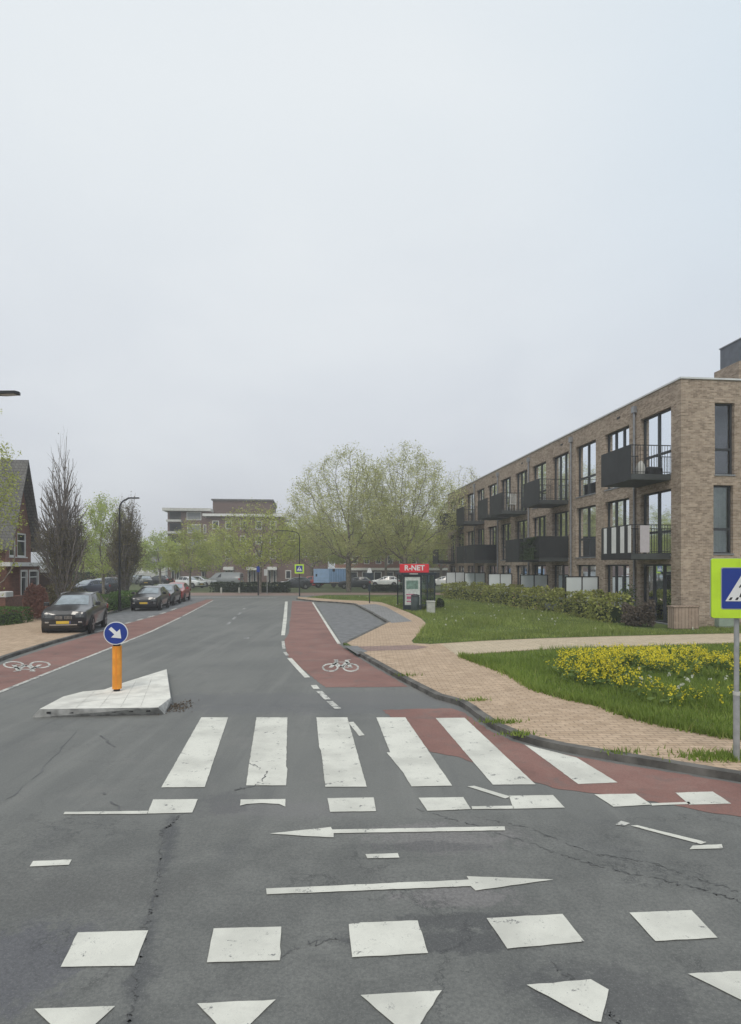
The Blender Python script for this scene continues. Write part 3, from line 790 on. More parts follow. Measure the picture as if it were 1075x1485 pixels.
# ------------------------------------------------------------------ street lamps
def lamp(name, loc, height, reach, ang, label, thin=1.0):
    r = empty(name, (loc[0], loc[1], ZP), ang, label, 'street lamp', 'black street lamps along the road')
    MB().tube([(0, 0, 0), (0, 0, 1.0)], [0.085 * thin, 0.08 * thin], 12).build('pole_base', 'lamp_black', r)
    pts = [(0, 0, 0.95), (0, 0, height * 0.6), (0, 0, height - 0.55)]
    for k in range(1, 6):
        a = PI / 2 * k / 6
        pts.append((0.5 * (1 - math.cos(a)), 0, height - 0.55 + 0.5 * math.sin(a)))
    pts.append((reach * 0.55, 0, height + 0.02))
    MB().tube(pts, [x * thin for x in [0.062, 0.055, 0.05] + [0.045] * 6], 10).build('pole', 'lamp_black', r)
    m = MB()
    m.prism([(reach * 0.5, -0.07), (reach * 0.72, -0.13), (reach + 0.12, -0.10), (reach + 0.16, 0), (reach + 0.12, 0.10), (reach * 0.72, 0.13), (reach * 0.5, 0.07)], height - 0.01, height + 0.05)
    h = m.build('lamp_head', 'lamp_black', r)
    MB().box(reach * 0.7, reach + 0.08, -0.08, 0.08, height - 0.017, height - 0.012).build('lens', 'offwhite', h)
    return r
q = G(173.5, 886, ZP)
lamp('street_lamp', q, Z(723, q[1]) - ZP, 1.0, -0.1, 'black street lamp with curved arm behind the parking lane')
lamp('street_lamp', (A(-36, 14.0), 14.0), Z(573, 14.0) - ZP, 0.9, -0.1, 'black lamp head reaching in at the left picture edge')
q = G(434.5, 864.5, 0.1)
lf = lamp('street_lamp', q, Z(770, q[1]) - ZP, 1.9, PI - 0.1, 'distant street lamp carrying the small pedestrian crossing sign', 0.7)
q2 = q
cs2 = empty('crossing_sign', (q[0], q[1] - 0.1, ZP), 0.05, 'small distant lime crossing sign mounted on the lamp pole', 'traffic sign', 'pedestrian crossing signs')
crossing_art(cs2, 0.78, Z(825, q[1]) - ZP, -0.02)
MB().box(-0.05, 0.05, -0.02, 0.06, Z(825, q[1]) - ZP - 0.1, Z(825, q[1]) - ZP + 0.1).build('clamp', 'galv', cs2)

# ------------------------------------------------------------------ apartment block on the right
TH = math.asin(0.1088)
D0 = 25.7
bld = empty('apartment_building', (A(988, D0), D0, 0.0), TH, 'three storey tan brick apartment block with dark steel balconies', 'building')
LEN, DEP, TOP = 41.6, 12.0, Z(549, D0)
FL = [(0.12, 2.68), (3.10, 5.91), (6.53, 9.40)]
NB = 12
S0, SP, OW = 0.70, 3.41, 2.40
def wall_with_holes(m, L, z0, z1, holes, place, rev, mi=0):
    """place(u, z, depth) -> 3d point; holes (u0,u1,a,b)"""
    us = sorted({0.0, L} | {h[0] for h in holes} | {h[1] for h in holes})
    zs_ = sorted({z0, z1} | {h[2] for h in holes} | {h[3] for h in holes})
    for i in range(len(us) - 1):
        for j in range(len(zs_) - 1):
            uc, zc_ = (us[i] + us[i + 1]) / 2, (zs_[j] + zs_[j + 1]) / 2
            if any(h[0] < uc < h[1] and h[2] < zc_ < h[3] for h in holes): continue
            m.quad(place(us[i], zs_[j], 0), place(us[i + 1], zs_[j], 0), place(us[i + 1], zs_[j + 1], 0), place(us[i], zs_[j + 1], 0), mi)
    for a, b, c, d in holes:
        for p, q_ in (((a, c), (b, c)), ((b, c), (b, d)), ((b, d), (a, d)), ((a, d), (a, c))):
            m.quad(place(*p, 0), place(*q_, 0), place(*q_, rev), place(*p, rev), mi)
fac = lambda u, z, dp: (dp, u, z)
gab = lambda u, z, dp: (u, dp, z)
holes = []
for i in range(NB):
    for (a, b) in FL: holes.append((S0 + SP * i, S0 + SP * i + OW, a, b))
GW = [(1.50, 2.38, 6.42, 9.42), (1.44, 2.32, 3.12, 5.98), (5.2, 6.6, 6.42, 9.42), (5.2, 6.6, 3.12, 5.98), (9.2, 10.2, 6.42, 9.42), (9.2, 10.2, 3.12, 5.98)]
mw = MB()
wall_with_holes(mw, LEN, -0.05, TOP, holes, fac, 0.42)
wall_with_holes(mw, DEP, -0.05, TOP, GW, gab, 0.42)
mw.quad((0, LEN, -0.05), (DEP, LEN, -0.05), (DEP, LEN, TOP), (0, LEN, TOP))
mw.quad((DEP, 0, -0.05), (DEP, LEN, -0.05), (DEP, LEN, TOP), (DEP, 0, TOP))
mw.build('wall', 'brick', bld)
mr = MB(); mr.box(0.25, DEP - 0.25, 0.25, LEN - 0.25, TOP - 0.4, TOP - 0.15); mr.build('roof', 'roofing', bld)
mc = MB()
mc.box(-0.05, 0.28, -0.05, LEN + 0.05, TOP, TOP + 0.07); mc.box(0.28, DEP + 0.05, -0.05, 0.28, TOP, TOP + 0.07)
mc.box(DEP - 0.28, DEP + 0.05, 0.28, LEN + 0.05, TOP, TOP + 0.07); mc.box(0.28, DEP - 0.28, LEN - 0.28, LEN + 0.05, TOP, TOP + 0.07)
mc.build('coping', 'coping', bld)
# chimney on the roof
d_c = 29.5
cxl = (A(1040, d_c) - bld.location.x) * math.cos(TH) + (d_c - D0) * math.sin(TH)
cxl += 1.0
ch = MB().box(cxl, cxl + 2.2, 3.2, 5.0, TOP - 0.2, Z(524, d_c)).build('chimney', 'brick', bld)
MB().box(cxl + 0.22, cxl + 2.1, 3.35, 4.85, Z(524, d_c), Z(490, d_c)).build('flue_housing', 'flue', ch)
MB().box(cxl + 0.18, cxl + 2.14, 3.31, 4.89, Z(490, d_c), Z(490, d_c) + 0.05).build('cap', 'zinc', ch)

def window(place, a, b, c, d, kind, curt, parent, rnd):
    fd = 0.16                                   # the frame sits back in the reveal
    def bx(m, u0, u1, z0, z1, d0, d1):
        p, q_ = place(u0, z0, d0), place(u1, z1, d1)
        m.box(min(p[0], q_[0]), max(p[0], q_[0]), min(p[1], q_[1]), max(p[1], q_[1]), min(p[2], q_[2]), max(p[2], q_[2]))
    t = 0.07
    m = MB()
    bx(m, a, b, c, c + t, fd, fd + 0.08); bx(m, a, b, d - t, d, fd, fd + 0.08)
    bx(m, a, a + t, c + t, d - t, fd, fd + 0.08); bx(m, b - t, b, c + t, d - t, fd, fd + 0.08)
    w = b - a
    cuts = []
    if kind == 'door': cuts = [a + w * 0.33, a + w * 0.66]
    elif kind == 'pair': cuts = [a + w * 0.5]
    zc_ = c + (d - c) * (0.36 if kind != 'door' else 0.0)
    for u in cuts: bx(m, u - 0.055, u + 0.055, c + t, d - t, fd - 0.004, fd + 0.076)
    if kind != 'door':
        e = [a + t] + [x for u in cuts for x in (u - 0.055, u + 0.055)] + [b - t]
        for k in range(0, len(e), 2): bx(m, e[k], e[k + 1], zc_ - 0.05, zc_ + 0.05, fd + 0.003, fd + 0.077)
    fr = m.build('window', 'anthracite', parent)
    g = MB()
    p = [place(a + t, c + t, fd + 0.05), place(b - t, c + t, fd + 0.05), place(b - t, d - t, fd + 0.05), place(a + t, d - t, fd + 0.05)]
    g.quad(*p); g.build('pane', 'glass', fr)
    s = MB(); bx(s, a - 0.02, b + 0.02, c - 0.05, c + 0.003, -0.04, fd + 0.02); s.build('sill', 'zinc', fr)
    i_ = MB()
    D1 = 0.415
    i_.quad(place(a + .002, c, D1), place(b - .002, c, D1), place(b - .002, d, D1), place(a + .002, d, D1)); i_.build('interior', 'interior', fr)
    if curt:
        k_ = MB()
        mat, spans = curt
        for u0, u1, zl in spans:
            u0, u1 = a + w * u0, a + w * u1
            zb = c + (d - c) * zl
            nf = max(2, int((u1 - u0) / 0.09))
            pts = [(u0 + (u1 - u0) * q_ / nf, fd + 0.13 + (0.028 if q_ % 2 else 0.0)) for q_ in range(nf + 1)]
            for q_ in range(nf):
                (ua, da), (ub, db) = pts[q_], pts[q_ + 1]
                k_.quad(place(ua, zb, da), place(ub, zb, db), place(ub, d, db), place(ua, d, da))
        k_.build('curtain', mat, fr)
    return fr
BALC = {2: [0, 3, 5, 6, 8, 10], 1: [0, 3, 4, 7, 8, 11]}
rnd = random.Random(3)
for i in range(NB):
    for f in range(3):
        a, (c, d) = S0 + SP * i, FL[f]
        if i == 0:
            curt = ('curtain', [(0.02, 0.30, 0.0), (0.42, 0.98, 0.0)]) if f else ('blind_grey', [(0.36, 0.75, 0.0)])
            kind = 'pair' if f else 'door'
        elif i in (1, 2):
            curt = ('curtain', [(0.30, 0.45, 0.0), (0.0, 0.10, 0.0), (0.62, 0.74, 0.0)]) if f else ('blind_grey', [(0.3, 0.5, 0)])
            kind = 'door' if (i == 1) else 'pair'
        else:
            kind = 'door' if (f and i in BALC[f]) else 'pair'
            curt = rnd.choice([None, ('curtain', [(0.0, 0.16, 0), (0.84, 1, 0)]), ('curtain', [(0.1, 0.3, 0)]), ('blind_grey', [(0.0, 1.0, 0.5)]), ('curtain', [(0.7, 0.95, 0)]), ('curtain_green', [(0.35, 0.6, 0)])])
            if i == 3 and f: curt = ('curtain', [(0.02, 0.34, 0.0)])
            if f == 0: curt = rnd.choice([None, None, ('blind_grey', [(0.2, 0.5, 0)])])
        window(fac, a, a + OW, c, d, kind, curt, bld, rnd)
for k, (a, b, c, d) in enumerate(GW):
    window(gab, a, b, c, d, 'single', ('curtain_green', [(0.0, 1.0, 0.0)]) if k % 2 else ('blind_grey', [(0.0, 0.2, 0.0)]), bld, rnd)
for k in (1, 3, 5, 7, 9):
    u = SP * k + (0.12 if k == 1 else 0.24)
    p = MB(); p.tube([(-0.07, u, 0.1), (-0.07, u, TOP - 0.5)], 0.055, 8)
    p.box(-0.16, -0.003, u - 0.12, u + 0.12, TOP - 0.55, TOP - 0.25)
    p.build('downpipe', 'zinc', bld)
for k in range(5):
    u = 5.1 + k * 6.8
    MB().box(-0.03, 0.03, u - 0.14, u + 0.14, TOP - 0.45, TOP - 0.36).build('overflow_outlet', 'black', bld)

PROJ = 1.78
def balcony(i, f):
    s0, s1 = S0 + SP * i + 0.02, S0 + SP * i + 2.62
    zt = FL[f][0] + (0.0 if f == 2 else 0.05)
    zr = zt + 1.22
    b = MB().box(-PROJ, 0.0, s0, s1, zt - 0.26, zt - 0.02).build('balcony', 'slab', bld)
    r = MB()
    x0 = -PROJ + 0.03
    def bar(xa, xb, ya, yb, za, zb): r.box(xa, xb, ya, yb, za, zb)
    bar(x0 - 0.02, x0 + 0.02, s0, s1, zr - 0.04, zr); bar(x0 - 0.012, x0 + 0.012, s0 + 0.05, s1 - 0.05, zt + 0.05, zt + 0.08)
    for s in (s0 + 0.02, s1 - 0.02):
        bar(x0 + 0.02, 0, s - 0.02, s + 0.02, zr - 0.037, zr - 0.003); bar(x0 + 0.02, 0, s - 0.012, s + 0.012, zt + 0.052, zt + 0.078)
        n = 15
        for k in range(n):
            x = x0 + 0.03 + (PROJ - 0.07) * k / (n - 1)
            bar(x - 0.007, x + 0.007, s - 0.007, s + 0.007, zt - 0.02, zr - 0.037)
    n = 22
    for k in range(n):
        y = s0 + 0.06 + (s1 - s0 - 0.12) * k / (n - 1)
        bar(x0 - 0.007, x0 + 0.007, y - 0.007, y + 0.007, zt - 0.02, zr - 0.04)
    r.build('railing', 'balcony', b)
    e = MB()
    if f == 1 and i == 0:
        # white and black strips on the front
        n = 5
        y = s0 + 0.02
        e2 = MB(); k = 0
        for y0, y1, wht in ((0.00, 0.22, 1), (0.22, 0.52, 0), (0.52, 0.86, 1), (0.86, 1.22, 0), (1.22, 1.62, 1), (1.62, 2.06, 0), (2.06, 2.34, 1), (2.34, 2.58, 0)):
            (e if wht else e2).box(x0 - (0.058 if wht else 0.056), x0 - 0.034, s0 + y0, s0 + y1, zt + 0.02, zr - 0.05)
        e2.box(x0 - 0.056, x0 - 0.034, s0, s1, zt - 0.27, zt + 0.017); e.build('white_strip', 'white', b); e2.build('black_strip', 'black', b)
        e3 = MB().box(x0 + 0.36, x0 + 0.78, s0 - 0.025, s0 - 0.003, zt + 0.03, zr - 0.045)
        e3.build('pale_panel', pm('lilac_panel', (0.45, 0.42, 0.44), 0.6, 0.05), b)
    else:
        e.box(x0 - 0.055, x0 - 0.032, s0, s1, zt - 0.27, zr + 0.003)
        if (f, i) in ((1, 3), (1, 7), (2, 10), (1, 4), (1, 8)):
            e.box(x0 - 0.022, -0.01, s0 - 0.028, s0 - 0.004, zt - 0.02, zr - 0.003)
        e.build('screen_panel', 'balcony', b)
    return b
for f in (1, 2):
    for i in BALC[f]: balcony(i, f)
# frosted privacy screens between the terraces
for k in range(5):
    u = 7.2 + 6.82 * k
    dp = 1.85
    fr = MB()
    for x in (-dp, -dp / 2 - 0.03, -0.07): fr.box(x, x + 0.06, u - 0.03, u + 0.03, 0.05, 2.02)
    fr.box(-dp, -0.01, u - 0.025, u + 0.025, 2.02, 2.07)
    s = fr.build('privacy_screen', 'black', bld)
    p = MB(); p.box(-dp + 0.06, -dp / 2 - 0.03, u - 0.012, u + 0.012, 0.2, 2.02); p.box(-dp / 2 + 0.03, -0.07, u - 0.012, u + 0.012, 0.2, 2.02)
    p.build('pane', 'frost', s)

def B2W(x, y, z):       # building local to world
    return (bld.location.x + x * math.cos(TH) - y * math.sin(TH), bld.location.y + x * math.sin(TH) + y * math.cos(TH), z)

# ------------------------------------------------------------------ trees
def leaf_cards(P, size, rng, up=0.3, jitter=0.5, aspect=0.62):
    n = len(P)
    a = rng.normal(size=(n, 3)); a[:, 2] *= (1 - up); a /= np.linalg.norm(a, axis=1)[:, None] + 1e-9
    b = np.cross(a, rng.normal(size=(n, 3))); b /= np.linalg.norm(b, axis=1)[:, None] + 1e-9
    s = size * (1 + jitter * (rng.random(n) - 0.5) * 2)[:, None]
    c = np.cross(a, b)
    V = np.stack([P - a * s * 0.5, P + b * s * 0.5 * aspect + c * s * 0.06, P + a * s * 0.5, P - b * s * 0.5 * aspect + c * s * 0.06], 1).reshape(-1, 3)
    Fc = np.arange(4 * n).reshape(n, 4)
    return V, Fc

def sticks(P0, P1, r0, r1, k=4):
    d = P1 - P0; L = np.linalg.norm(d, axis=1)[:, None] + 1e-9; t = d / L
    ref = np.where(np.abs(t[:, 2:3]) > 0.9, np.array([[1.0, 0, 0]]), np.array([[0, 0, 1.0]]))
    u = np.cross(t, ref); u /= np.linalg.norm(u, axis=1)[:, None]; w = np.cross(t, u)
    P1 = P1 + t * r1[:, None] * 0.3
    vs = []
    for P, r in ((P0, r0), (P1, r1)):
        for j in range(k):
            a = 2 * PI * j / k
            vs.append(P + (u * math.cos(a) + w * math.sin(a)) * r[:, None])
    n = len(P0)
    V = np.stack(vs, 1).reshape(-1, 3)
    o = (np.arange(n) * 2 * k)[:, None]
    Fc = np.concatenate([o + np.array([[j, (j + 1) % k, k + (j + 1) % k, k + j]]) for j in range(k)], 0)
    return V, Fc

def colonize(base_h, top, prof, natt, step, rng, trunk_wob=0.03, trop=0.12, maxit=140, lean=0.0, kill=1.9):
    """prof: list of (fraction, radius) from crown base to crown top"""
    fr = np.array([p[0] for p in prof]); ra = np.array([p[1] for p in prof])
    att = []
    rm = ra.max()
    while len(att) < natt:
        t = rng.random(natt * 3); r = np.interp(t, fr, ra)
        x = (rng.random(natt * 3) * 2 - 1) * rm; y = (rng.random(natt * 3) * 2 - 1) * rm
        q_ = np.hypot(x, y)
        ang = np.arctan2(y, x)
        lump = 1 + 0.16 * np.sin(3 * ang + 7 * t) + 0.12 * np.sin(5 * ang - 9 * t + 1.3)
        ok = (q_ < r * lump) & (rng.random(natt * 3) < 0.35 + 0.65 * q_ / (r + 0.01))
        for a, b, c in zip(x[ok], y[ok], t[ok]): att.append((a, b, base_h + c * (top - base_h)))
    att = np.array(att[:natt])
    nodes_ = []; par = []
    z = 0.0; x = y = 0.0
    while z < base_h + step:
        nodes_.append((x, y, z)); par.append(len(nodes_) - 2)
        z += step; x += rng.normal() * trunk_wob * step + lean * step; y += rng.normal() * trunk_wob * step
    P = np.array(nodes_); par = list(par)
    D = np.linalg.norm(att[:, None] - P[None], axis=2)
    near = D.argmin(1); dist = D.min(1)
    alive = np.ones(len(att), bool)
    for it in range(maxit):
        idx = np.where(alive)[0]
        if len(idx) < 3: break
        nn = near[idx]
        v = att[idx] - P[nn]; v /= np.linalg.norm(v, axis=1)[:, None] + 1e-9
        acc = np.zeros((len(P), 3)); np.add.at(acc, nn, v)
        act = np.unique(nn)
        dv = acc[act]; dv /= np.linalg.norm(dv, axis=1)[:, None] + 1e-9
        dv += rng.normal(size=dv.shape) * 0.16; dv[:, 2] += trop
        dv /= np.linalg.norm(dv, axis=1)[:, None]
        new = P[act] + dv * step
        o = len(P)
        P = np.concatenate([P, new]); par += list(act)
        Dn = np.linalg.norm(att[idx][:, None] - new[None], axis=2)
        m = Dn.argmin(1); dm = Dn.min(1)
        better = dm < dist[idx]
        near[idx[better]] = o + m[better]; dist[idx[better]] = dm[better]
        alive &= dist > step * kill
    return P, np.array(par)

def tree(name, x, y, height, prof, base_h, leafmat_, nleaf, lsize, label, cat='tree', group=None, seed=1, natt=900, step=0.4, bark='bark', r_tip=0.012, trunk_r=None, spread=0.35, trop=0.12, z0=0.07, expo=2.3, twig_leaf=0.035, lean=0.0, topbare=0.0):
    rng = np.random.default_rng(seed)
    root = empty(name, (x, y, z0), 0, label, cat, group)
    P, par = colonize(base_h, height, prof, natt, step, rng, trop=trop, lean=lean)
    n = len(P)
    r = np.zeros(n)
    acc = np.zeros(n)
    for i in range(n - 1, -1, -1):
        r[i] = max(r_tip, acc[i] ** (1 / expo) if acc[i] > 0 else r_tip)
        if par[i] >= 0: acc[par[i]] += r[i] ** expo
    if trunk_r:
        k = trunk_r / r[1]
        r = np.where(r > r_tip * 1.01, r * (1 + (k - 1) * (r / r[1]) ** 0.6), r)
    i = np.arange(1, n); i = i[par[1:] >= 0]
    p = par[i]
    V, Fc = sticks(P[p], P[i], np.minimum(r[p], r[i] * 1.6), r[i], 5)
    # short side twigs on the thin wood
    thin = i[r[i] < r_tip * 2.2]
    tw = np.repeat(thin, 2)
    dirn = rng.normal(size=(len(tw), 3)); dirn[:, 2] = np.abs(dirn[:, 2]) * 0.8; dirn /= np.linalg.norm(dirn, axis=1)[:, None]
    Q = P[tw] + dirn * (spread * (0.6 + 0.8 * rng.random(len(tw))))[:, None]
    V2, F2 = sticks(P[tw], Q, np.full(len(tw), r_tip * 0.7), np.full(len(tw), r_tip * 0.3), 3)
    T = npmesh('trunk', np.concatenate([V, V2]), np.concatenate([Fc, F2 + len(V)]), bark, root)
    if nleaf:
        src = np.concatenate([Q, P[thin]])
        if topbare:
            w = np.clip(1 - (src[:, 2] - base_h) / (height - base_h) * topbare, 0.03, 1) ** 1.5
        else: w = np.ones(len(src))
        # uneven clumps
        cl = 0.45 + 0.8 * np.sin(src[:, 0] * 1.7 + seed) * np.sin(src[:, 1] * 1.9 + 2 * seed) * np.sin(src[:, 2] * 1.5 + seed)
        w = w * np.clip(0.6 + cl, 0.15, 2)
        pick = rng.choice(len(src), size=nleaf, p=w / w.sum())
        L = src[pick] + rng.normal(size=(nleaf, 3)) * spread * 0.45
        V, Fc = leaf_cards(L, lsize, rng)
        npmesh('crown', V, Fc, leafmat_, root)
    return root

def upright_tree(name, x, y, height, rad, nmain, label, seed, leafm, nleaf, lsize, bark='barkgrey', leaf_to=0.5, z0=0.08, fan=0.5, rel=1.0, group=None, prof=None):
    """narrow crown of many steep branches rising from a short trunk"""
    rng = np.random.default_rng(seed)
    root = empty(name, (x, y, z0), 0, label, 'tree', group)
    P0, P1, R0, R1, tips = [], [], [], [], []
    def prof_r(t): return float(np.interp(t, [p[0] for p in prof], [p[1] for p in prof]))
    def limb(p, d, L, r, lev):
        n = max(3, int(L / 0.35))
        st = L / n
        pts = [p]
        for k in range(n):
            d = d + rng.normal(size=3) * (0.10 if lev else 0.015); d[2] += 0.07 if lev else 0.02
            hr = math.hypot(p[0], p[1])
            if lev and hr > rad * prof_r(p[2] / height) * (0.7 + 0.6 * rng.random() ** 1.5): break
            d = d / np.linalg.norm(d)
            q_ = p + d * st
            tp_ = 0.94 if lev == 0 else 0.8
            ra, rb = r * (1 - tp_ * k / n), r * (1 - tp_ * (k + 1) / n)
            P0.append(p); P1.append(q_); R0.append(max(ra, 0.0038)); R1.append(max(rb, 0.0028))
            if lev >= 1: tips.append(q_)
            if lev < 3 and k >= (1 if lev else 2):
                for _ in range((3, 2, 2)[lev]):
                    if rng.random() < (0.85, 0.70, 0.5)[lev] * (1.3 - 0.95 * p[2] / height):
                        a = rng.random() * 2 * PI
                        sd = np.array([math.cos(a), math.sin(a), 0])
                        dd = d * 0.85 + sd * (0.24 + 0.22 * rng.random()); dd /= np.linalg.norm(dd)
                        limb(q_, dd, L * (0.30 + 0.22 * rng.random()) * (1 - 0.45 * k / n), rb * 0.5, lev + 1)
            p = q_
    limb(np.array([0, 0, 0.0]), np.array([0.0, 0.0, 1.0]), height * 0.98, 0.11, 0)
    for k in range(nmain):
        a = 2 * PI * (k + rng.random() * 0.7) / nmain
        z = height * (0.04 + 0.55 * rng.random() ** 1.6)
        o = fan * (0.4 + 0.6 * rng.random())
        d = np.array([math.cos(a) * o, math.sin(a) * o, 1.0]); d /= np.linalg.norm(d)
        limb(np.array([0, 0, z]), d, (height - z) * (0.55 + 0.33 * rng.random()), 0.05, 1)
    V, Fc = sticks(np.array(P0), np.array(P1), np.array(R0), np.array(R1), 4)
    npmesh('trunk', V, Fc, bark, root)
    if nleaf:
        T = np.array(tips)
        w = np.clip(1.15 - T[:, 2] / (height * leaf_to), 0.015, 1)
        L = T[rng.choice(len(T), nleaf, p=w / w.sum())] + rng.normal(size=(nleaf, 3)) * 0.12
        V, Fc = leaf_cards(L, lsize, rng)
        npmesh('crown', V, Fc, leafm, root)
    return root

ROUND = lambda R: [(0, R * 0.45), (0.12, R * 0.82), (0.3, R), (0.5, R * 0.97), (0.7, R * 0.8), (0.87, R * 0.5), (1, R * 0.08)]
def T_at(px, d): return A(px, d)
tree('plane_tree', A(506, 63), 63, Z(644, 63), ROUND(6.1), 3.0, 'leaf_plane', 36000, 0.13, 'large pale green plane tree with trunk beside the blue trailer', group='tall plane trees', seed=11, natt=2600, step=0.36, trunk_r=0.27, spread=0.5, topbare=0.45, r_tip=0.009)
tree('plane_tree', A(588, 60.5), 60.5, Z(640, 60.5), ROUND(5.7), 3.2, 'leaf_plane', 34000, 0.13, 'large pale green plane tree rising behind the bus shelter', group='tall plane trees', seed=12, natt=2600, step=0.36, trunk_r=0.26, spread=0.5, topbare=0.5, r_tip=0.009)
tree('plane_tree', A(674, 84), 84, Z(670, 84), ROUND(4.4), 5, 'leaf_plane', 11000, 0.14, 'sparse pale plane tree showing above the far end of the block', group='tall plane trees', seed=13, natt=900, step=0.5, trunk_r=0.25, spread=0.55, topbare=0.7, r_tip=0.016)
tree('street_tree', A(377, 59.5), 59.5, Z(722, 59.5), ROUND(4.5), 2.3, 'leaf_spring', 13000, 0.14, 'broad spring green tree with dark trunk in the far verge', seed=14, natt=1100, step=0.4, trunk_r=0.17, spread=0.45, topbare=0.75, r_tip=0.012)
tree('street_tree', A(276, 68), 68, Z(745, 68), [(0, 2.2), (0.15, 3.4), (0.4, 2.9), (0.7, 1.7), (1, 0.2)], 1.9, 'leaf_spring', 12000, 0.14, 'small spring green tree in front of the white framed entrance', seed=15, natt=700, step=0.38, trunk_r=0.13, spread=0.42, topbare=0.3)
tree('street_tree', A(150, 54), 54, Z(712, 54), ROUND(2.3), 1.6, 'leaf_bright', 13000, 0.12, 'bright green young tree between the two columnar trees', seed=16, natt=700, step=0.33, trunk_r=0.13, spread=0.4)
tree('street_tree', A(232, 80), 80, Z(770, 80), ROUND(3.0), 1.6, 'leaf_bright', 8280, 0.17, 'bright green distant tree beyond the parked red car', seed=17, natt=500, step=0.45, trunk_r=0.14, spread=0.5)
tree('street_tree', A(318, 88), 88, Z(770, 88), ROUND(3.6), 2.2, 'leaf_spring', 7819, 0.18, 'spring green tree standing against the brown brick flats', seed=18, natt=500, step=0.5, trunk_r=0.15, spread=0.55)
tree('street_tree', A(452, 82), 82, Z(742, 82), ROUND(4.3), 2.4, 'leaf_spring', 11959, 0.18, 'spring green tree behind the lamp with the crossing sign', seed=19, natt=700, step=0.5, trunk_r=0.18, spread=0.55)
tree('street_tree', A(560, 96), 96, Z(735, 96), ROUND(5.2), 3.0, 'leaf_spring', 11959, 0.20, 'spring green tree far behind the white parked car', seed=20, natt=700, step=0.55, trunk_r=0.2, spread=0.6)
tree('street_tree', A(508, 88), 88, Z(752, 88), ROUND(4.2), 2.4, 'leaf_spring', 11000, 0.19, 'low spring green tree behind the blue trailer and the plane trunk', seed=41, natt=700, step=0.5, trunk_r=0.16, spread=0.55)
tree('street_tree', A(606, 86), 86, Z(748, 86), ROUND(4.2), 2.6, 'leaf_spring', 11000, 0.19, 'low spring green tree behind the red sign of the bus shelter', seed=42, natt=700, step=0.5, trunk_r=0.16, spread=0.55)
tree('street_tree', A(640, 92), 92, Z(725, 92), ROUND(5.2), 2.2, 'leaf_spring', 12879, 0.20, 'spring green tree seen past the far end of the brick block', seed=21, natt=700, step=0.55, trunk_r=0.2, spread=0.6)
tree('street_tree', A(118, 84), 84, Z(778, 84), ROUND(3.2), 1.0, 'leaf_bright', 8280, 0.17, 'low green tree in the far distance behind the bare tree', seed=22, natt=500, step=0.45, trunk_r=0.14, spread=0.5)
tree('street_tree', A(186, 92), 92, Z(772, 92), ROUND(3.6), 1.0, 'leaf_spring', 8280, 0.18, 'low distant tree hidden behind the brown columnar tree', seed=23, natt=500, step=0.5, trunk_r=0.14, spread=0.5)
tree('street_tree', A(-16, 26.5), 26.5, Z(575, 26.5), [(0, 0.6), (0.2, 1.25), (0.5, 1.2), (0.8, 0.8), (1, 0.2)], 1.2, 'leaf_spring', 4200, 0.10, 'slim tree with fresh yellow green leaves at left picture edge', seed=24, natt=700, step=0.25, trunk_r=0.09, spread=0.28, r_tip=0.007)
upright_tree('columnar_tree', A(90, 31), 31, Z(629, 31), 1.28, 38, 'tall bare columnar tree with grey upright twigs behind the dark car', 31, 'leaf_brown', 7500, 0.07, leaf_to=0.46, fan=0.42, prof=[(0, .25), (.06, .6), (.16, 1), (.36, 1), (.55, .8), (.78, .48), (1, .14)])
upright_tree('columnar_tree', A(182, 42), 42, Z(712, 42), 1.22, 46, 'egg shaped brownish columnar tree beside the curved street lamp', 32, 'leaf_brown', 14000, 0.085, leaf_to=1.1, fan=0.5, prof=[(0, .2), (.08, .6), (.22, 1), (.5, .98), (.75, .68), (.9, .36), (1, .1)])

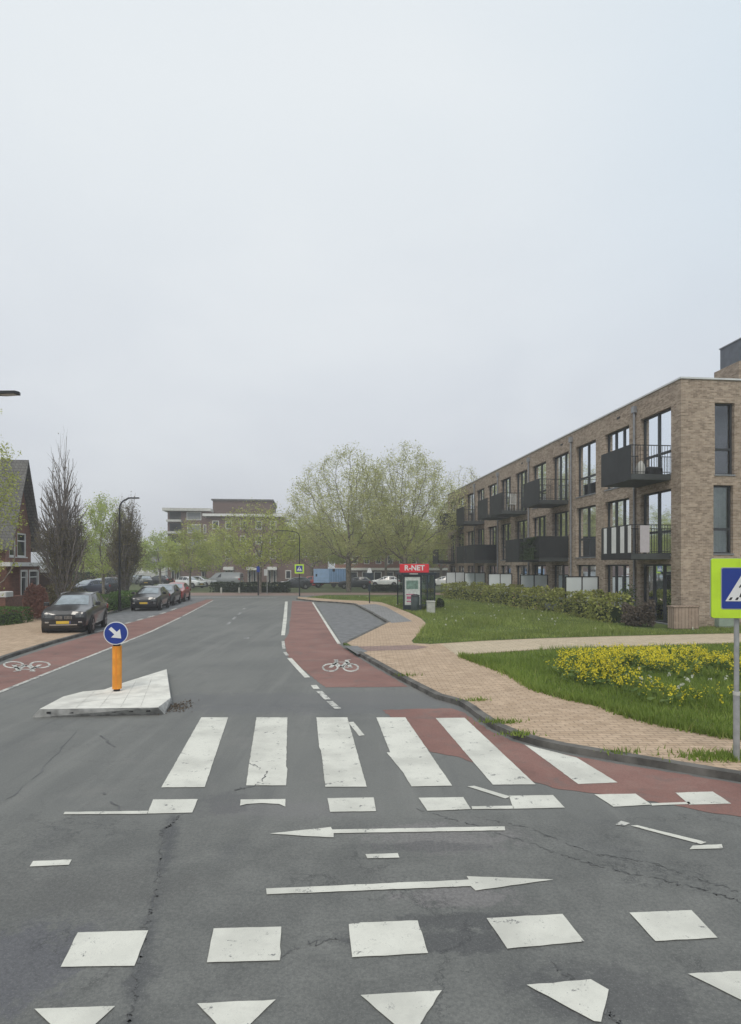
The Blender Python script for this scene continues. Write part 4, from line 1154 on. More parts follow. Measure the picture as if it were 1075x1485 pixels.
# ------------------------------------------------------------------ hedges and shrubs
def hedge(name, line, w, h, mat, n, ls, label, cat='hedge', z0=0.07, seed=1, wob=0.25, core='leaf_dark', group=None, round_=False):
    rng = np.random.default_rng(seed)
    L = [Vector((*p, 0)) for p in line]
    root = empty(name, (L[0].x, L[0].y, z0), 0, label, cat, group)
    seg = [(L[i + 1] - L[i]).length for i in range(len(L) - 1)]
    cum = np.cumsum([0] + seg)
    def at(t):
        k = min(np.searchsorted(cum, t, side='right') - 1, len(seg) - 1)
        p = L[k].lerp(L[k + 1], (t - cum[k]) / seg[k]); d = (L[k + 1] - L[k]).normalized()
        return p - L[0], Vector((-d.y, d.x, 0))
    pts = []
    for _ in range(n):
        t = rng.random() * cum[-1]
        p, nn = at(t)
        hh = h * (1 + wob * (math.sin(t * 2.1 + seed) * 0.5 + math.sin(t * 5.3 + 2 * seed) * 0.3 + rng.normal() * 0.12))
        ww = w * (1 + wob * 0.6 * math.sin(t * 3.1 + seed * 3))
        a = rng.random() * PI
        rr2 = 1 - (0.75 if round_ else 0.25) * rng.random() ** 2
        if round_:
            u, z = math.cos(a) * ww / 2 * rr2, (0.12 + 0.88 * math.sin(a) ** 0.8) * hh * rr2
        else:
            u = max(-1, min(1, math.cos(a) * 1.5)) * ww / 2 * rr2
            z = min(1, math.sin(a) * 1.35) * hh * (0.9 + 0.1 * rr2)
            if rng.random() < 0.35: z *= rng.random()
        pts.append((p.x + nn.x * u, p.y + nn.y * u, z))
    V, Fc = leaf_cards(np.array(pts), ls, rng, 0.2)
    npmesh('foliage', V, Fc, mat, root)
    if round_: return root
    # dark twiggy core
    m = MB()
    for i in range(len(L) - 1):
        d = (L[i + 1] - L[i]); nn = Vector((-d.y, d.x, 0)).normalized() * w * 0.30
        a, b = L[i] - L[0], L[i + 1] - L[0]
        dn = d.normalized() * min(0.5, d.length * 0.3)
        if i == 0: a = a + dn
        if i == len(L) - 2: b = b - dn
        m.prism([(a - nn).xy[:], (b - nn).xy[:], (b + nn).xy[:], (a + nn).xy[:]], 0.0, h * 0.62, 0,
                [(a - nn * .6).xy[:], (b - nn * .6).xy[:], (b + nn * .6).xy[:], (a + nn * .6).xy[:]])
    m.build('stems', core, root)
    return root
hl = GL([(648, 866.5), (700, 872), (745, 878), (800, 886), (850, 894), (902, 904)], 0.1)
hedge('hedge', hl, 1.1, 1.1, 'leaf_mixed', 16000, 0.13, 'ragged yellow green hedge along the terraces of the brick block', seed=3, wob=0.3, core='leaf_dark')
hedge('dry_hedge', GL([(905, 906), (930, 908), (950, 909)], 0.1), 0.6, 1.0, 'twig_brown', 2600, 0.10, 'sparse brown shrub between the hedge and the wooden planter', 'shrub', seed=4, wob=0.3, core='twig_brown', round_=True)
hedge('hedge', GL([(307, 858.3), (360, 858.5), (421, 858.5)], 0.0), 1.2, 0.95, 'leaf_dark', 4200, 0.17, 'dark clipped hedge across the far side of the junction', seed=5, wob=0.08, z0=0.0)
hedge('hedge', [(-15.0, 34.3), (-15.35, 38.0), (-16.2, 41.5)], 1.2, 0.85, 'leaf_garden', 3400, 0.12, 'low green hedge behind the curved street lamp', seed=6, wob=0.15)
hedge('hedge', [(-17.4, 23.6), (-15.95, 26.0), (-15.75, 28.2)], 1.0, 0.70, 'leaf_garden', 3600, 0.09, 'low green garden hedge at the left picture edge', seed=7, wob=0.15)
hedge('red_shrub', [(A(45, 29.2), 29.2), (A(58, 29.6), 29.6)], 1.5, 1.55, 'leaf_red', 5000, 0.10, 'rounded dark red shrub in front of the brick house', 'shrub', seed=8, wob=0.2, round_=True, core='leaf_red')
hedge('shrub', [(A(75, 32), 32), (A(110, 33.5), 33.5)], 1.5, 1.6, 'leaf_brown', 4500, 0.10, 'brown green undergrowth around the foot of the bare tree', 'shrub', seed=9, wob=0.3, round_=True)
hedge('shrub', [(A(636, 36.5), 36.5), (A(641, 36.7), 36.7)], 0.5, 0.62, 'leaf_dark', 900, 0.10, 'small dark green shrub to the right of the bus shelter', 'shrub', seed=10, round_=True)
hedge('hedge', GL([(538, 857), (586, 857)], 0.1), 0.8, 0.62, 'leaf_dark', 1800, 0.17, 'dark low hedge in front of the white parked car', seed=11, wob=0.1)
hedge('hedge', [(A(100, 70), 70), (A(168, 66), 66)], 1.5, 1.7, 'leaf_dark', 2600, 0.2, 'dark hedge behind the cars in the side car park', seed=12, wob=0.15, z0=0.1)
hedge('ivy', [B2W(-1.95, S0 + SP * 3 + 0.1, 0)[:2], B2W(-1.95, S0 + SP * 3 + 2.5, 0)[:2]], 0.3, 1.15, 'leaf_dark', 900, 0.10, 'dark green climbing plant covering one first floor balcony', 'plant', z0=3.0, seed=13, wob=0.2)

# ------------------------------------------------------------------ grass and flowers
def inpoly(P, poly):
    x, y = P[:, 0], P[:, 1]; ins = np.zeros(len(P), bool)
    n = len(poly)
    for i in range(n):
        x0, y0 = poly[i]; x1, y1 = poly[(i + 1) % n]
        c = ((y0 > y) != (y1 > y)) & (x < (x1 - x0) * (y - y0) / (y1 - y0 + 1e-12) + x0)
        ins ^= c
    return ins
def scatter(poly, n, rng, dens=None):
    a = np.array(poly); lo, hi = a.min(0), a.max(0)
    out = []; tot = 0
    while tot < n:
        P = lo + rng.random((n * 2, 2)) * (hi - lo)
        ok = inpoly(P, poly)
        if dens is not None: ok &= rng.random(len(P)) < dens(P)
        P = P[ok]; out.append(P); tot += len(P)
    return np.concatenate(out)[:n]
def blades(name, P, h, w, mat, rng, z=0.07, parent=None):
    n = len(P)
    a = rng.random(n) * 2 * PI
    lean = rng.normal(size=(n, 2)) * 0.35
    hh = h * (0.55 + 0.9 * rng.random(n))
    B = np.column_stack([P, np.full(n, z)])
    s = np.column_stack([np.cos(a), np.sin(a), np.zeros(n)]) * (w * (0.6 + 0.8 * rng.random(n)))[:, None]
    t = B + np.column_stack([lean * hh[:, None], hh])
    V = np.stack([B - s, B + s, t], 1).reshape(-1, 3)
    o = npmesh(name, V, np.arange(3 * n).reshape(n, 3), mat, parent, 3)
    o['kind'] = 'stuff'
    return o
rg = np.random.default_rng(5)
fieldpoly = GL(grass_edge[1:] + [(690, 949.5), (780, 943.4), (900, 939.4), (1075, 933.4), (1300, 928)], ZP)
near_d = lambda P: np.clip((11.0 / P[:, 1]) ** 1.6, 0.12, 1)
P = scatter(fieldpoly, 60000, rg, near_d)
hgt = 0.155 * (0.7 + 0.5 * np.sin(P[:, 0] * 1.3) * np.sin(P[:, 1] * 1.1 + 1) + 0.2 * np.sin(P[:, 0] * 4.1 + P[:, 1] * 3.7))
blades('meadow_grass', P, np.clip(hgt, 0.09, 0.5), 0.011, 'blade', rg)
backpoly = GL([(600, 932), (625, 933), (700, 928.7), (780, 925.2), (880, 922.2), (1000, 919.2), (1075, 917.7), (1400, 910), (1400, 895), (1075, 907), (990, 911), (940, 913), (905, 910), (850, 898), (800, 889), (745, 881), (700, 874), (648, 868), (560, 866), (480, 866), (452, 864.5), (455, 866.5), (485, 869), (530, 871), (553, 873), (572, 879.5), (596, 889), (611, 896), (619, 904), (613, 914), (605, 922)], LZ)
P = scatter(backpoly, 52000, rg, lambda P: np.clip((22.0 / P[:, 1]) ** 1.5, 0.15, 1))
hgt = 0.13 * (0.8 + 0.6 * np.sin(P[:, 0] * 0.9) * np.sin(P[:, 1] * 0.8 + 1) + 0.25 * np.sin(P[:, 0] * 3.1 + P[:, 1] * 2.7))
blades('verge_grass', P, np.clip(hgt, 0.05, 0.3), 0.016, 'blade2', rg)
# ragged overhang of grass along the pavement edge and weeds in the kerb joint
ge = GL(grass_edge[1:], ZP)
E = []
for i in range(len(ge) - 1):
    L_ = math.dist(ge[i], ge[i + 1])
    for k in range(int(L_ * 420)):
        t = rg.random(); E.append((ge[i][0] + (ge[i + 1][0] - ge[i][0]) * t + rg.normal() * 0.06, ge[i][1] + (ge[i + 1][1] - ge[i][1]) * t + rg.normal() * 0.06))
blades('edge_grass', np.array(E), np.full(len(E), 0.13), 0.011, 'blade', rg, ZP)
W = []
for (px, py, r, n) in ((1048, 1098, 0.22, 500), (1065, 1101, 0.14, 250), (725, 1048, 0.12, 120), (752, 1066, 0.1, 90), (690, 1016, 0.1, 70), (900, 1092, 0.1, 60), (588, 980, 0.12, 60)):
    c = G(px, py, ZP); W += [(c[0] + rg.normal() * r * 1.5, c[1] + rg.normal() * r * 0.5) for _ in range(n)]
blades('weeds', np.array(W), np.full(len(W), 0.07), 0.012, 'blade', rg, ZP)
# yellow flowering crucifers in drifts
flp = GL([(795, 958), (870, 953), (935, 958), (1000, 962), (1075, 960), (1300, 955), (1300, 985), (1075, 1000), (1000, 992), (930, 1000), (860, 990), (800, 975)], ZP)
flp = GL([(792, 972), (830, 994), (905, 1008), (960, 1030), (1010, 1044), (1075, 1040), (1300, 1020), (1300, 950), (1075, 950), (900, 953), (806, 958)], ZP)
fdens = lambda P: np.clip((P[:, 1] - 9.4) / 5.5, 0.10, 1) ** 1.3 * np.clip(0.6 + 0.8 * np.sin(P[:, 0] * 1.1 + 0.4) * np.sin(P[:, 1] * 0.85) + 0.25 * np.sin(P[:, 0] * 3.7 + 1), 0.03, 1)
P = scatter(flp, 1800, rg, fdens)
fh = 0.27 * (0.7 + 0.6 * rg.random(len(P)))
st0 = np.column_stack([P, np.full(len(P), 0.07)])
st1 = st0 + np.column_stack([rg.normal(size=(len(P), 2)) * 0.07, fh])
V, Fc = sticks(st0, st1, np.full(len(P), 0.006), np.full(len(P), 0.004), 3)
lf_ = st0[np.repeat(np.arange(len(P)), 5)] + (st1 - st0)[np.repeat(np.arange(len(P)), 5)] * (0.15 + 0.65 * rg.random(len(P) * 5))[:, None] + rg.normal(size=(len(P) * 5, 3)) * 0.05
V2, F2 = leaf_cards(lf_, 0.11, rg)
s1 = npmesh('flower_stems', np.concatenate([V, V2]), np.concatenate([Fc, F2 + len(V)]), 'rape'); s1['kind'] = 'stuff'
k = np.repeat(np.arange(len(P)), 11)
fp = st1[k] + rg.normal(size=(len(k), 3)) * np.array([0.035, 0.035, 0.05])
V, Fc = leaf_cards(fp, 0.036, rg, 0.0, 0.4, 0.9)
s2 = npmesh('yellow_flowers', V, Fc, 'petal'); s2['kind'] = 'stuff'
P = scatter(GL([(900, 990), (930, 1010), (1000, 1020), (1060, 1000), (960, 975)], ZP), 14, rg)
P2 = scatter(backpoly, 60, rg)
dl = np.concatenate([np.column_stack([P, np.full(len(P), 0.33)]), np.column_stack([P2, np.full(len(P2), 0.24)])])
k = np.repeat(np.arange(len(dl)), 6)
V, Fc = leaf_cards(dl[k] + rg.normal(size=(len(k), 3)) * 0.018, 0.05, rg, 0, 0.3, 0.9)
s3 = npmesh('pale_flowers', V, Fc, 'petalwhite'); s3['kind'] = 'stuff'
# leaf litter and dirt gathered against the island
c = G(256, 1026)
P = np.array([(c[0] + rg.normal() * 0.14, c[1] + rg.normal() * 0.22, 0.008 + rg.random() * 0.02) for _ in range(260)])
V, Fc = leaf_cards(P, 0.04, rg)
s4 = npmesh('leaf_litter', V, Fc, 'twig_brown'); s4['kind'] = 'stuff'

# ------------------------------------------------------------------ cars
def car(kind, paint, loc, heading, label, group, plate='front', detail=True, cat='car'):
    """local x forward, y left; heading is the world angle of the forward axis"""
    r = empty('parked_car' if kind != 'van' else 'parked_van', (loc[0], loc[1], 0.0 if len(loc) < 3 else loc[2]), heading, label, cat, group)
    if kind == 'suv':
        Lh, W = 2.22, 0.91
        st = [(2.22, .42, .80, .70, .82, .60), (2.12, .30, .93, .82, .95, .72), (1.70, .26, 1.01, .88, 1.04, .78), (1.02, .25, 1.08, .91, 1.11, .80), (0.18, .25, 1.10, .91, 1.52, .62), (-0.6, .25, 1.11, .91, 1.60, .63), (-1.5, .26, 1.12, .90, 1.55, .61), (-2.05, .32, 1.10, .87, 1.14, .74), (-2.22, .45, 1.0, .80, 1.02, .70)]
        wx, wr = (1.38, -1.30), 0.35
    elif kind == 'van':
        Lh, W = 2.5, 0.95
        st = [(2.5, .40, .85, .74, .87, .64), (2.38, .28, 1.0, .86, 1.02, .76), (1.75, .25, 1.15, .93, 1.18, .82), (1.0, .25, 1.18, .95, 1.86, .74), (0.2, .25, 1.18, .95, 1.93, .76), (-1.4, .25, 1.18, .95, 1.93, .76), (-2.38, .28, 1.18, .94, 1.88, .75), (-2.5, .36, 1.15, .90, 1.80, .72)]
        wx, wr = (1.55, -1.45), 0.33
    else:
        Lh, W = 2.05, 0.87
        st = [(2.05, .38, .68, .64, .70, .55), (1.95, .27, .82, .77, .84, .66), (1.55, .23, .90, .84, .93, .74), (0.95, .22, .96, .87, .99, .76), (0.15, .22, .98, .87, 1.38, .58), (-0.55, .22, .99, .87, 1.46, .60), (-1.35, .23, 1.02, .86, 1.41, .57), (-1.85, .28, 1.02, .83, 1.06, .70), (-2.05, .40, .90, .76, .92, .66)]
        wx, wr = (1.28, -1.25), 0.315
    n = len(st)
    rings = []
    for (x, zb, zl, w, zr, wr_) in st:
        zm = zb + (zl - zb) * 0.52
        half = [(w * .86, zb), (w * .975, zb + .10), (w, zm), (w * .985, zl - .05), (w * .95, zl), (wr_, zr - .035), (wr_ * .86, zr), (wr_ * .4, zr + .018)]
        ring = [(x, y, z) for y, z in half] + [(x, -y, z) for y, z in reversed(half)]
        rings.append(ring)
    k = len(rings[0])
    m = MB()
    vs = [p for rg_ in rings for p in rg_]
    fs = []
    for i in range(n - 1):
        for j in range(k):
            jn = (j + 1) % k
            fs.append((i * k + j, (i + 1) * k + j, (i + 1) * k + jn, i * k + jn))
    fs.append(tuple(range(k))); fs.append(tuple((n - 1) * k + j for j in range(k - 1, -1, -1)))
    m.add(vs, fs, 0, True)
    body = m.build('body', paint, r)
    me = body.data
    try: me.set_sharp_from_angle(angle=math.radians(32))
    except Exception: pass
    cen = Vector((0, 0, 0.9))
    def inset(quad, a, off=0.006):
        q_ = [Vector(p) for p in quad]; c = sum(q_, Vector()) / len(q_)
        nrm = (q_[1] - q_[0]).cross(q_[-1] - q_[0])
        if nrm.length < 1e-8: nrm = (q_[2] - q_[1]).cross(q_[0] - q_[1])
        nrm.normalize()
        if nrm.dot(c - cen) < 0: nrm = -nrm; q_ = q_[::-1]
        return [p + (c - p) * a + nrm * off for p in q_]
    i0 = 3; i1 = 4                                  # cowl, roof front
    ir0, ir1 = (n - 3, n - 2)
    # windscreen spans the ring points of the roof edge
    def screen(ia, ib, t0, t1, sy, name, mat):
        g_ = MB(); vs_l = []
        for t in (t0, t1):
            for j in range(5, 11):
                p = Vector(rings[ia][j]).lerp(Vector(rings[ib][j]), t)
                vs_l.append((p.x, p.y * sy, p.z))
        e_ = Vector(rings[ib][7]) - Vector(rings[ia][7]); nv = Vector((-e_.z, 0, e_.x)).normalized()
        if nv.z < 0: nv = -nv
        vs_l = [tuple(Vector(p) + nv * 0.008) for p in vs_l]
        g_.add(vs_l, [(j, j + 1, 7 + j, 6 + j) for j in range(5)], 0, True)
        g_.build(name, mat, r)
    screen(i0, i1, 0.07, 0.93, 0.93, 'windscreen', 'screenglass')
    if kind == 'van':
        rw = MB(); Lr = [(-2.5, .62, 1.25), (-2.5, -.62, 1.25), (-2.5, -.58, 1.7), (-2.5, .58, 1.7)]
        rw.add(inset(Lr, 0.08, 0.03), [(0, 1, 2, 3)]); rw.build('rear_window', 'darkglass', r)
    else:
        screen(ir0, ir1, 0.07, 0.9, 0.92, 'rear_window', 'screenglass')
    for sgn in (0, 1):
        sw = MB()
        def gp(i, j): return rings[i][j] if sgn == 0 else rings[i][k - 1 - j]
        last = (n - 3) if kind != 'van' else 4
        for i in range(i1, last):
            sw.add(inset([gp(i, 4), gp(i + 1, 4), gp(i + 1, 5), gp(i, 5)], 0.09), [(0, 1, 2, 3)])
        sw.add(inset([gp(i0, 4), gp(i1, 4), gp(i1, 5)], 0.16), [(0, 1, 2)])
        if kind != 'van': sw.add(inset([gp(ir0, 4), gp(ir1, 4), gp(ir0, 5)], 0.22), [(0, 1, 2)])
        sw.build('side_window', 'darkglass', r)
        s = 1 if sgn == 0 else -1
        mi2 = MB()
        mx, mz, mw_ = st[3][0] - 0.28, st[3][2] + 0.06, st[3][3]
        mi2.bbox(mx - 0.06, mx + 0.07, min(s * (mw_ - .02), s * (mw_ + .17)), max(s * (mw_ - .02), s * (mw_ + .17)), mz - 0.04, mz + 0.12, 0.025)
        mi2.build('mirror', paint, r)
    # wheels
    for x in wx:
        for s in (1, -1):
            yo = W * 0.985 * s
            ar = MB()
            ar.tube([(x, yo - 0.12 * s, wr + 0.02), (x, yo + 0.012 * s, wr + 0.02)], wr + 0.055, 20); ar.build('wheel_arch', 'black', r)
            wh = MB(); wh.tube([(x, yo - 0.1 * s, wr), (x, yo + 0.005 * s, wr), (x, yo + 0.024 * s, wr)], [wr, wr, wr - 0.025], 22)
            t_ = wh.build('wheel', 'rubber', r)
            rm_ = MB()
            rm_.tube([(x, yo, wr), (x, yo + 0.030 * s, wr)], wr * 0.66, 20, 1)
            for q_ in range(5):
                a = 2 * PI * q_ / 5 + 0.3
                u, v_ = math.cos(a), math.sin(a)
                y0_, y1_ = yo + 0.029 * s, yo + 0.036 * s
                w_ = 0.035
                P_ = [(x + u * .03 - v_ * w_, wr + v_ * .03 + u * w_), (x + u * wr * .64 - v_ * w_, wr + v_ * wr * .64 + u * w_), (x + u * wr * .64 + v_ * w_, wr + v_ * wr * .64 - u * w_), (x + u * .03 + v_ * w_, wr + v_ * .03 - u * w_)]
                rm_.xz(P_, min(y0_, y1_), max(y0_, y1_), 0)
            rm_.build('rim', ['rim', 'black'], t_)
    # face
    fx = st[0][0]; z0, z1 = st[0][1], st[0][2]
    if kind == 'suv':
        g = MB()
        for s in (-1, 1): g.bbox(fx - 0.02, fx + 0.015, min(s * .03, s * .33), max(s * .03, s * .33), .64, .80, 0.02)
        gr_ = g.build('grille', 'black', r)
        c_ = MB()
        for s in (-1, 1):
            for q_ in range(6): c_.box(fx + 0.014, fx + 0.024, s * (.055 + q_ * .047) - .009, s * (.055 + q_ * .047) + .009, .655, .785)
        c_.build('slat', 'chrome', gr_)
    else:
        MB().bbox(fx - 0.02, fx + 0.012, -.40, .40, z1 - .19, z1 - .07, 0.02).build('grille', 'black', r)
    MB().bbox(fx - 0.03, fx + 0.008, -.48, .48, z0 + .02, z0 + .14, 0.02).build('lower_intake', 'black', r)
    if kind == 'suv': MB().box(fx - 0.02, fx + 0.014, -.5, .5, z0 - .005, z0 + .035).build('skid_plate', 'chrome', r)
    x1_, w1_ = st[1][0], st[1][3]
    for s in (-1, 1):
        zt_ = st[1][2] - 0.05
        hl_ = MB()
        a_ = [(fx + .012, s * st[0][3] * .62, zt_ - .16), (fx + .004, s * (st[0][3] + .015), zt_ - .15), (x1_ - .12, s * (w1_ + .022), zt_ - .07), (x1_ - .12, s * (w1_ + .012), zt_ + .03), (fx - .03, s * (st[0][3] + .0), zt_ - .02), (fx + .002, s * st[0][3] * .60, zt_ - .05)]
        b_ = [(x - .1, y * .9, z) for x, y, z in a_]
        hl_.add(a_ + b_, [tuple(range(6)), tuple(range(11, 5, -1))] + [(q_, 6 + q_, 6 + (q_ + 1) % 6, (q_ + 1) % 6) for q_ in range(6)])
        hl_.build('headlight', 'lens', r)
        MB().bbox(fx - 0.05, fx + 0.006, min(s * .52, s * .68), max(s * .52, s * .68), z0 + .09, z0 + .15, 0.015).build('fog_light', 'chrome', r)
        xr, wrr, zr_ = st[-2][0], st[-2][3], st[-2][2]
        tl = MB(); tl.bbox(st[-1][0] - 0.012, st[-1][0] + 0.22, min(s * (st[-1][3] - .17), s * (wrr - .0)), max(s * (st[-1][3] - .17), s * (wrr - .0)), zr_ - .28, zr_ - .09, 0.02); tl.build('tail_light', 'tail', r)
    zp = (0.50 if kind != 'suv' else 0.53)
    pl_ = MB().box(fx + 0.004, fx + 0.024, -.26, .26, zp - .055, zp + .055).build('number_plate', 'plate', r)
    MB().box(fx + 0.0235, fx + 0.0265, .215, .258, zp - .053, zp + .053).build('blue_strip', 'plateblue', pl_)
    MB().box(-Lh - 0.02, -Lh + 0.01, -.26, .26, .62, .73).build('number_plate', 'plate', r)
    sh = MB().box(-Lh + .3, Lh - .35, -W * .82, W * .82, .16, .30); sh.build('underbody', 'black', r)
    if kind == 'suv':
        for s in (-1, 1): MB().tube([(0.1, s * .60, 1.53), (-0.0, s * .61, 1.575), (-1.3, s * .60, 1.60), (-1.42, s * .59, 1.56)], 0.016, 6).build('roof_rail', 'chrome', r)
    r.scale = (0.95, 0.95, 0.95)
    return r
def hd(deg): return math.radians(-90 + deg)
GR1 = 'cars parked in the kerbside lane'
car('suv', 'car_black', (-11.88, 25.1), hd(13), 'black sport utility car at the front of the kerbside lane', GR1)
car('hatch', 'car_black', (-13.35, 37.75), hd(8), 'black hatchback with yellow plate second along the kerbside lane', GR1)
car('hatch', 'car_dark', (-14.0, 42.3), hd(8), 'dark grey hatchback squeezed behind the black hatchback', GR1)
car('hatch', 'car_red', (-14.65, 46.8), hd(8), 'red hatchback at the far end of the kerbside lane', GR1)
GR2 = 'cars parked in the side car park'
car('suv', 'car_dark', (A(148, 60), 60), hd(-28), 'dark car with yellow plate between the columnar trees', GR2)
car('hatch', 'car_blue', (A(128, 57), 57), hd(-20), 'dark blue car beside the dark car behind the tall bare tree', GR2)
car('hatch', 'car_dark', (A(212, 84), 84), hd(20), 'dark far car left of the white distant car', GR2)
car('hatch', 'car_black', (A(229, 88), 88), hd(-100), 'black far car seen over the black hatchback', GR2)
car('hatch', 'car_grey', (A(198, 92), 92), hd(-10), 'grey far car behind the egg shaped tree', GR2)
GR3 = 'cars parked beyond the junction'
car('hatch', 'car_white', (A(276, 76), 76), hd(60), 'white hatchback behind the red hatchback', GR3)
car('hatch', 'car_silver', (A(292, 80), 80), hd(70), 'silver car between the white hatchback and the grey van', GR3)
car('van', 'car_grey', (A(326, 84), 84), hd(-96), 'grey panel van behind the dark clipped hedge', GR3, cat='van')
car('hatch', 'car_dark', (A(427, 72), 72), hd(-75), 'dark car parked behind the distant lamp with crossing sign', GR3)
car('hatch', 'car_red', (A(447, 78), 78), hd(-80), 'red car half hidden by the blue trailer', GR3)
car('hatch', 'car_dark', (A(516, 73.5), 73.5), hd(-100), 'dark car between the plane tree trunk and the white car', GR3)
car('hatch', 'car_white', (A(558, 79), 79), hd(-92), 'white car side on behind the low dark hedge', GR3)
car('hatch', 'car_white', (A(642, 80), 80), hd(-92), 'white car behind the bus shelter and the terrace screens', GR3)

# ------------------------------------------------------------------ blue trailer
td = 75.0
tr = empty('box_trailer', (A(455, td), td, 0.1), 0.0, 'blue box trailer parked beside the plane tree trunk', 'trailer')
sc_ = td / F
wt = 47 * sc_
zb_, zt_ = 0.55, Z(825, td) - 0.1
MB().box(0, wt * 0.475, 0, 2.0, zb_, zt_).build('door_panel', 'trailerpale', tr)
MB().box(wt * 0.475, wt, 0.04, 2.0, zb_, zt_ + 0.02).build('body', 'trailerblue', tr)
rb = MB()
for q_ in range(7): rb.box(wt * (0.5 + q_ * 0.075), wt * (0.5 + q_ * 0.075) + 0.05, 0.01, 0.042, zb_ + .05, zt_ - .05)
rb.build('rib', 'trailerpale', tr)
MB().box(0.25, 0.42, -0.03, 0.002, 1.3, 1.6).build('handle', 'black', tr)
MB().box(wt * .58, wt * .66, -0.01, 0.045, 1.9, 2.2).build('vent', 'black', tr)
MB().box(-0.1, wt + 0.2, 0.2, 1.8, 0.40, 0.55).build('chassis', 'black', tr)
for x in (wt * .62, wt * .82):
    MB().tube([(x, 0.05, 0.3), (x, 0.3, 0.3)], 0.3, 18).build('wheel', 'rubber', tr)
MB().box(wt * .5, wt * .92, 0.0, 0.3, 0.52, 0.62).build('mudguard', 'wood', tr)
MB().tube([(-0.1, 1, 0.48), (-1.2, 1, 0.45)], 0.05, 8).build('drawbar', 'black', tr)

# ------------------------------------------------------------------ bus shelter
q = G(585, 884.5, LZ)
sd = q[1]; k_ = sd / F
bs = empty('bus_shelter', (q[0], q[1], LZ), 0.06, 'dark framed glass bus shelter with poster case beside the pavement', 'bus shelter')
sw_ = 47 * k_; sh_ = Z(832.5, sd) - LZ
pw = 27 * k_
m = MB()
m.box(0, pw, 0, 0.14, 0.0, 0.28); m.box(0, pw, 0, 0.14, sh_ - 0.16, sh_ - 0.06)
m.box(0, 0.09, 0.002, 0.138, 0.28, sh_ - 0.16); m.box(pw - 0.09, pw, 0.002, 0.138, 0.28, sh_ - 0.16)
pc = m.build('poster_case', 'shelterdark', bs)
MB().box(0.09, pw - 0.09, 0.03, 0.10, 0.28, sh_ - 0.16).build('poster', 'poster', pc)
mp = MB()
mp.box(0.2, 0.62, 0.022, 0.032, 0.62, 0.78); mp.box(0.2, 0.5, 0.022, 0.032, 0.45, 0.52); mp.box(0.17, 0.68, 0.022, 0.032, 0.86, 0.92)
mp.build('printed_blocks', 'posterpink', pc)
MB().box(0.18, pw - 0.2, 0.0225, 0.032, 1.2, 1.7).build('printed_picture', 'postergreen', pc)
for x, y in ((pw + 0.30, 0.0), (sw_ - 0.07, 0.0), (0.0, 3.4), (sw_ - 0.07, 3.4), (sw_ - 0.07, 1.7)): MB().box(x, x + 0.07, y, y + 0.07, 0, sh_ - 0.06).build('post', 'shelterdark', bs)
MB().box(sw_ - 0.06, sw_ - 0.01, 0.07, 3.4, 0.25, 0.30).build('rail', 'shelterdark', bs)
MB().box(pw + 0.02, sw_ - 0.07, 0.012, 0.06, 0.25, 0.31).build('rail', 'shelterdark', bs)
g = MB()
g.box(pw + 0.02, sw_ - 0.07, 0.03, 0.04, 0.31, sh_ - 0.08); g.box(sw_ - 0.04, sw_ - 0.03, 0.08, 3.38, 0.30, sh_ - 0.08); g.box(0.08, sw_ - 0.08, 3.43, 3.44, 0.2, sh_ - 0.08)
g.build('glass_wall', 'shelterglass', bs)
MB().box(-0.12, sw_ + 0.06, -0.06, 3.6, sh_ - 0.06, sh_ + 0.09).build('roof', 'shelterdark', bs)
be = MB().box(sw_ - 0.5, sw_ - 0.12, 0.6, 3.0, 0.42, 0.46); be.box(sw_ - 0.34, sw_ - 0.28, 0.8, 0.86, 0, 0.42); be.box(sw_ - 0.34, sw_ - 0.28, 2.7, 2.76, 0, 0.42)
be.build('bench', 'wood', bs)
MB().box(0.35, 0.85, -0.068, -0.058, sh_ - 0.015, sh_ + 0.035).build('fascia_label', 'offwhite', bs)
x0s, x1s = (580 - 585) * k_, (622.5 - 585) * k_
z0s, z1s = Z(831.5, sd) - LZ, Z(818, sd) - LZ
z0s = max(z0s, sh_ + 0.09)
sgn_ = MB().bbox(x0s, x1s, -0.05, 0.13, z0s, z1s, 0.02).build('stop_sign', 'rnetred', bs)
def text_mesh(txt, size, mat, parent, loc, name, bold=0.0, shear=0.0):
    cu = bpy.data.curves.new('lettering', 'FONT'); cu.body = txt; cu.size = size; cu.extrude = 0.004; cu.offset = bold; cu.align_x = 'CENTER'; cu.align_y = 'CENTER'; cu.shear = shear
    ob = bpy.data.objects.new('lettering', cu); COL.objects.link(ob)
    dg = bpy.context.evaluated_depsgraph_get()
    me = bpy.data.meshes.new_from_object(ob.evaluated_get(dg))
    bpy.data.objects.remove(ob); bpy.data.curves.remove(cu)
    me.materials.clear(); me.materials.append(M[mat])
    o = bpy.data.objects.new(name, me); COL.objects.link(o)
    o.parent = parent; o.rotation_euler = (PI / 2, 0, 0); o.location = loc
    return o
text_mesh('R-NET', 0.42, 'signwhite', sgn_, ((x0s + x1s) / 2, -0.055, (z0s + z1s) / 2 + 0.01), 'lettering', 0.012)
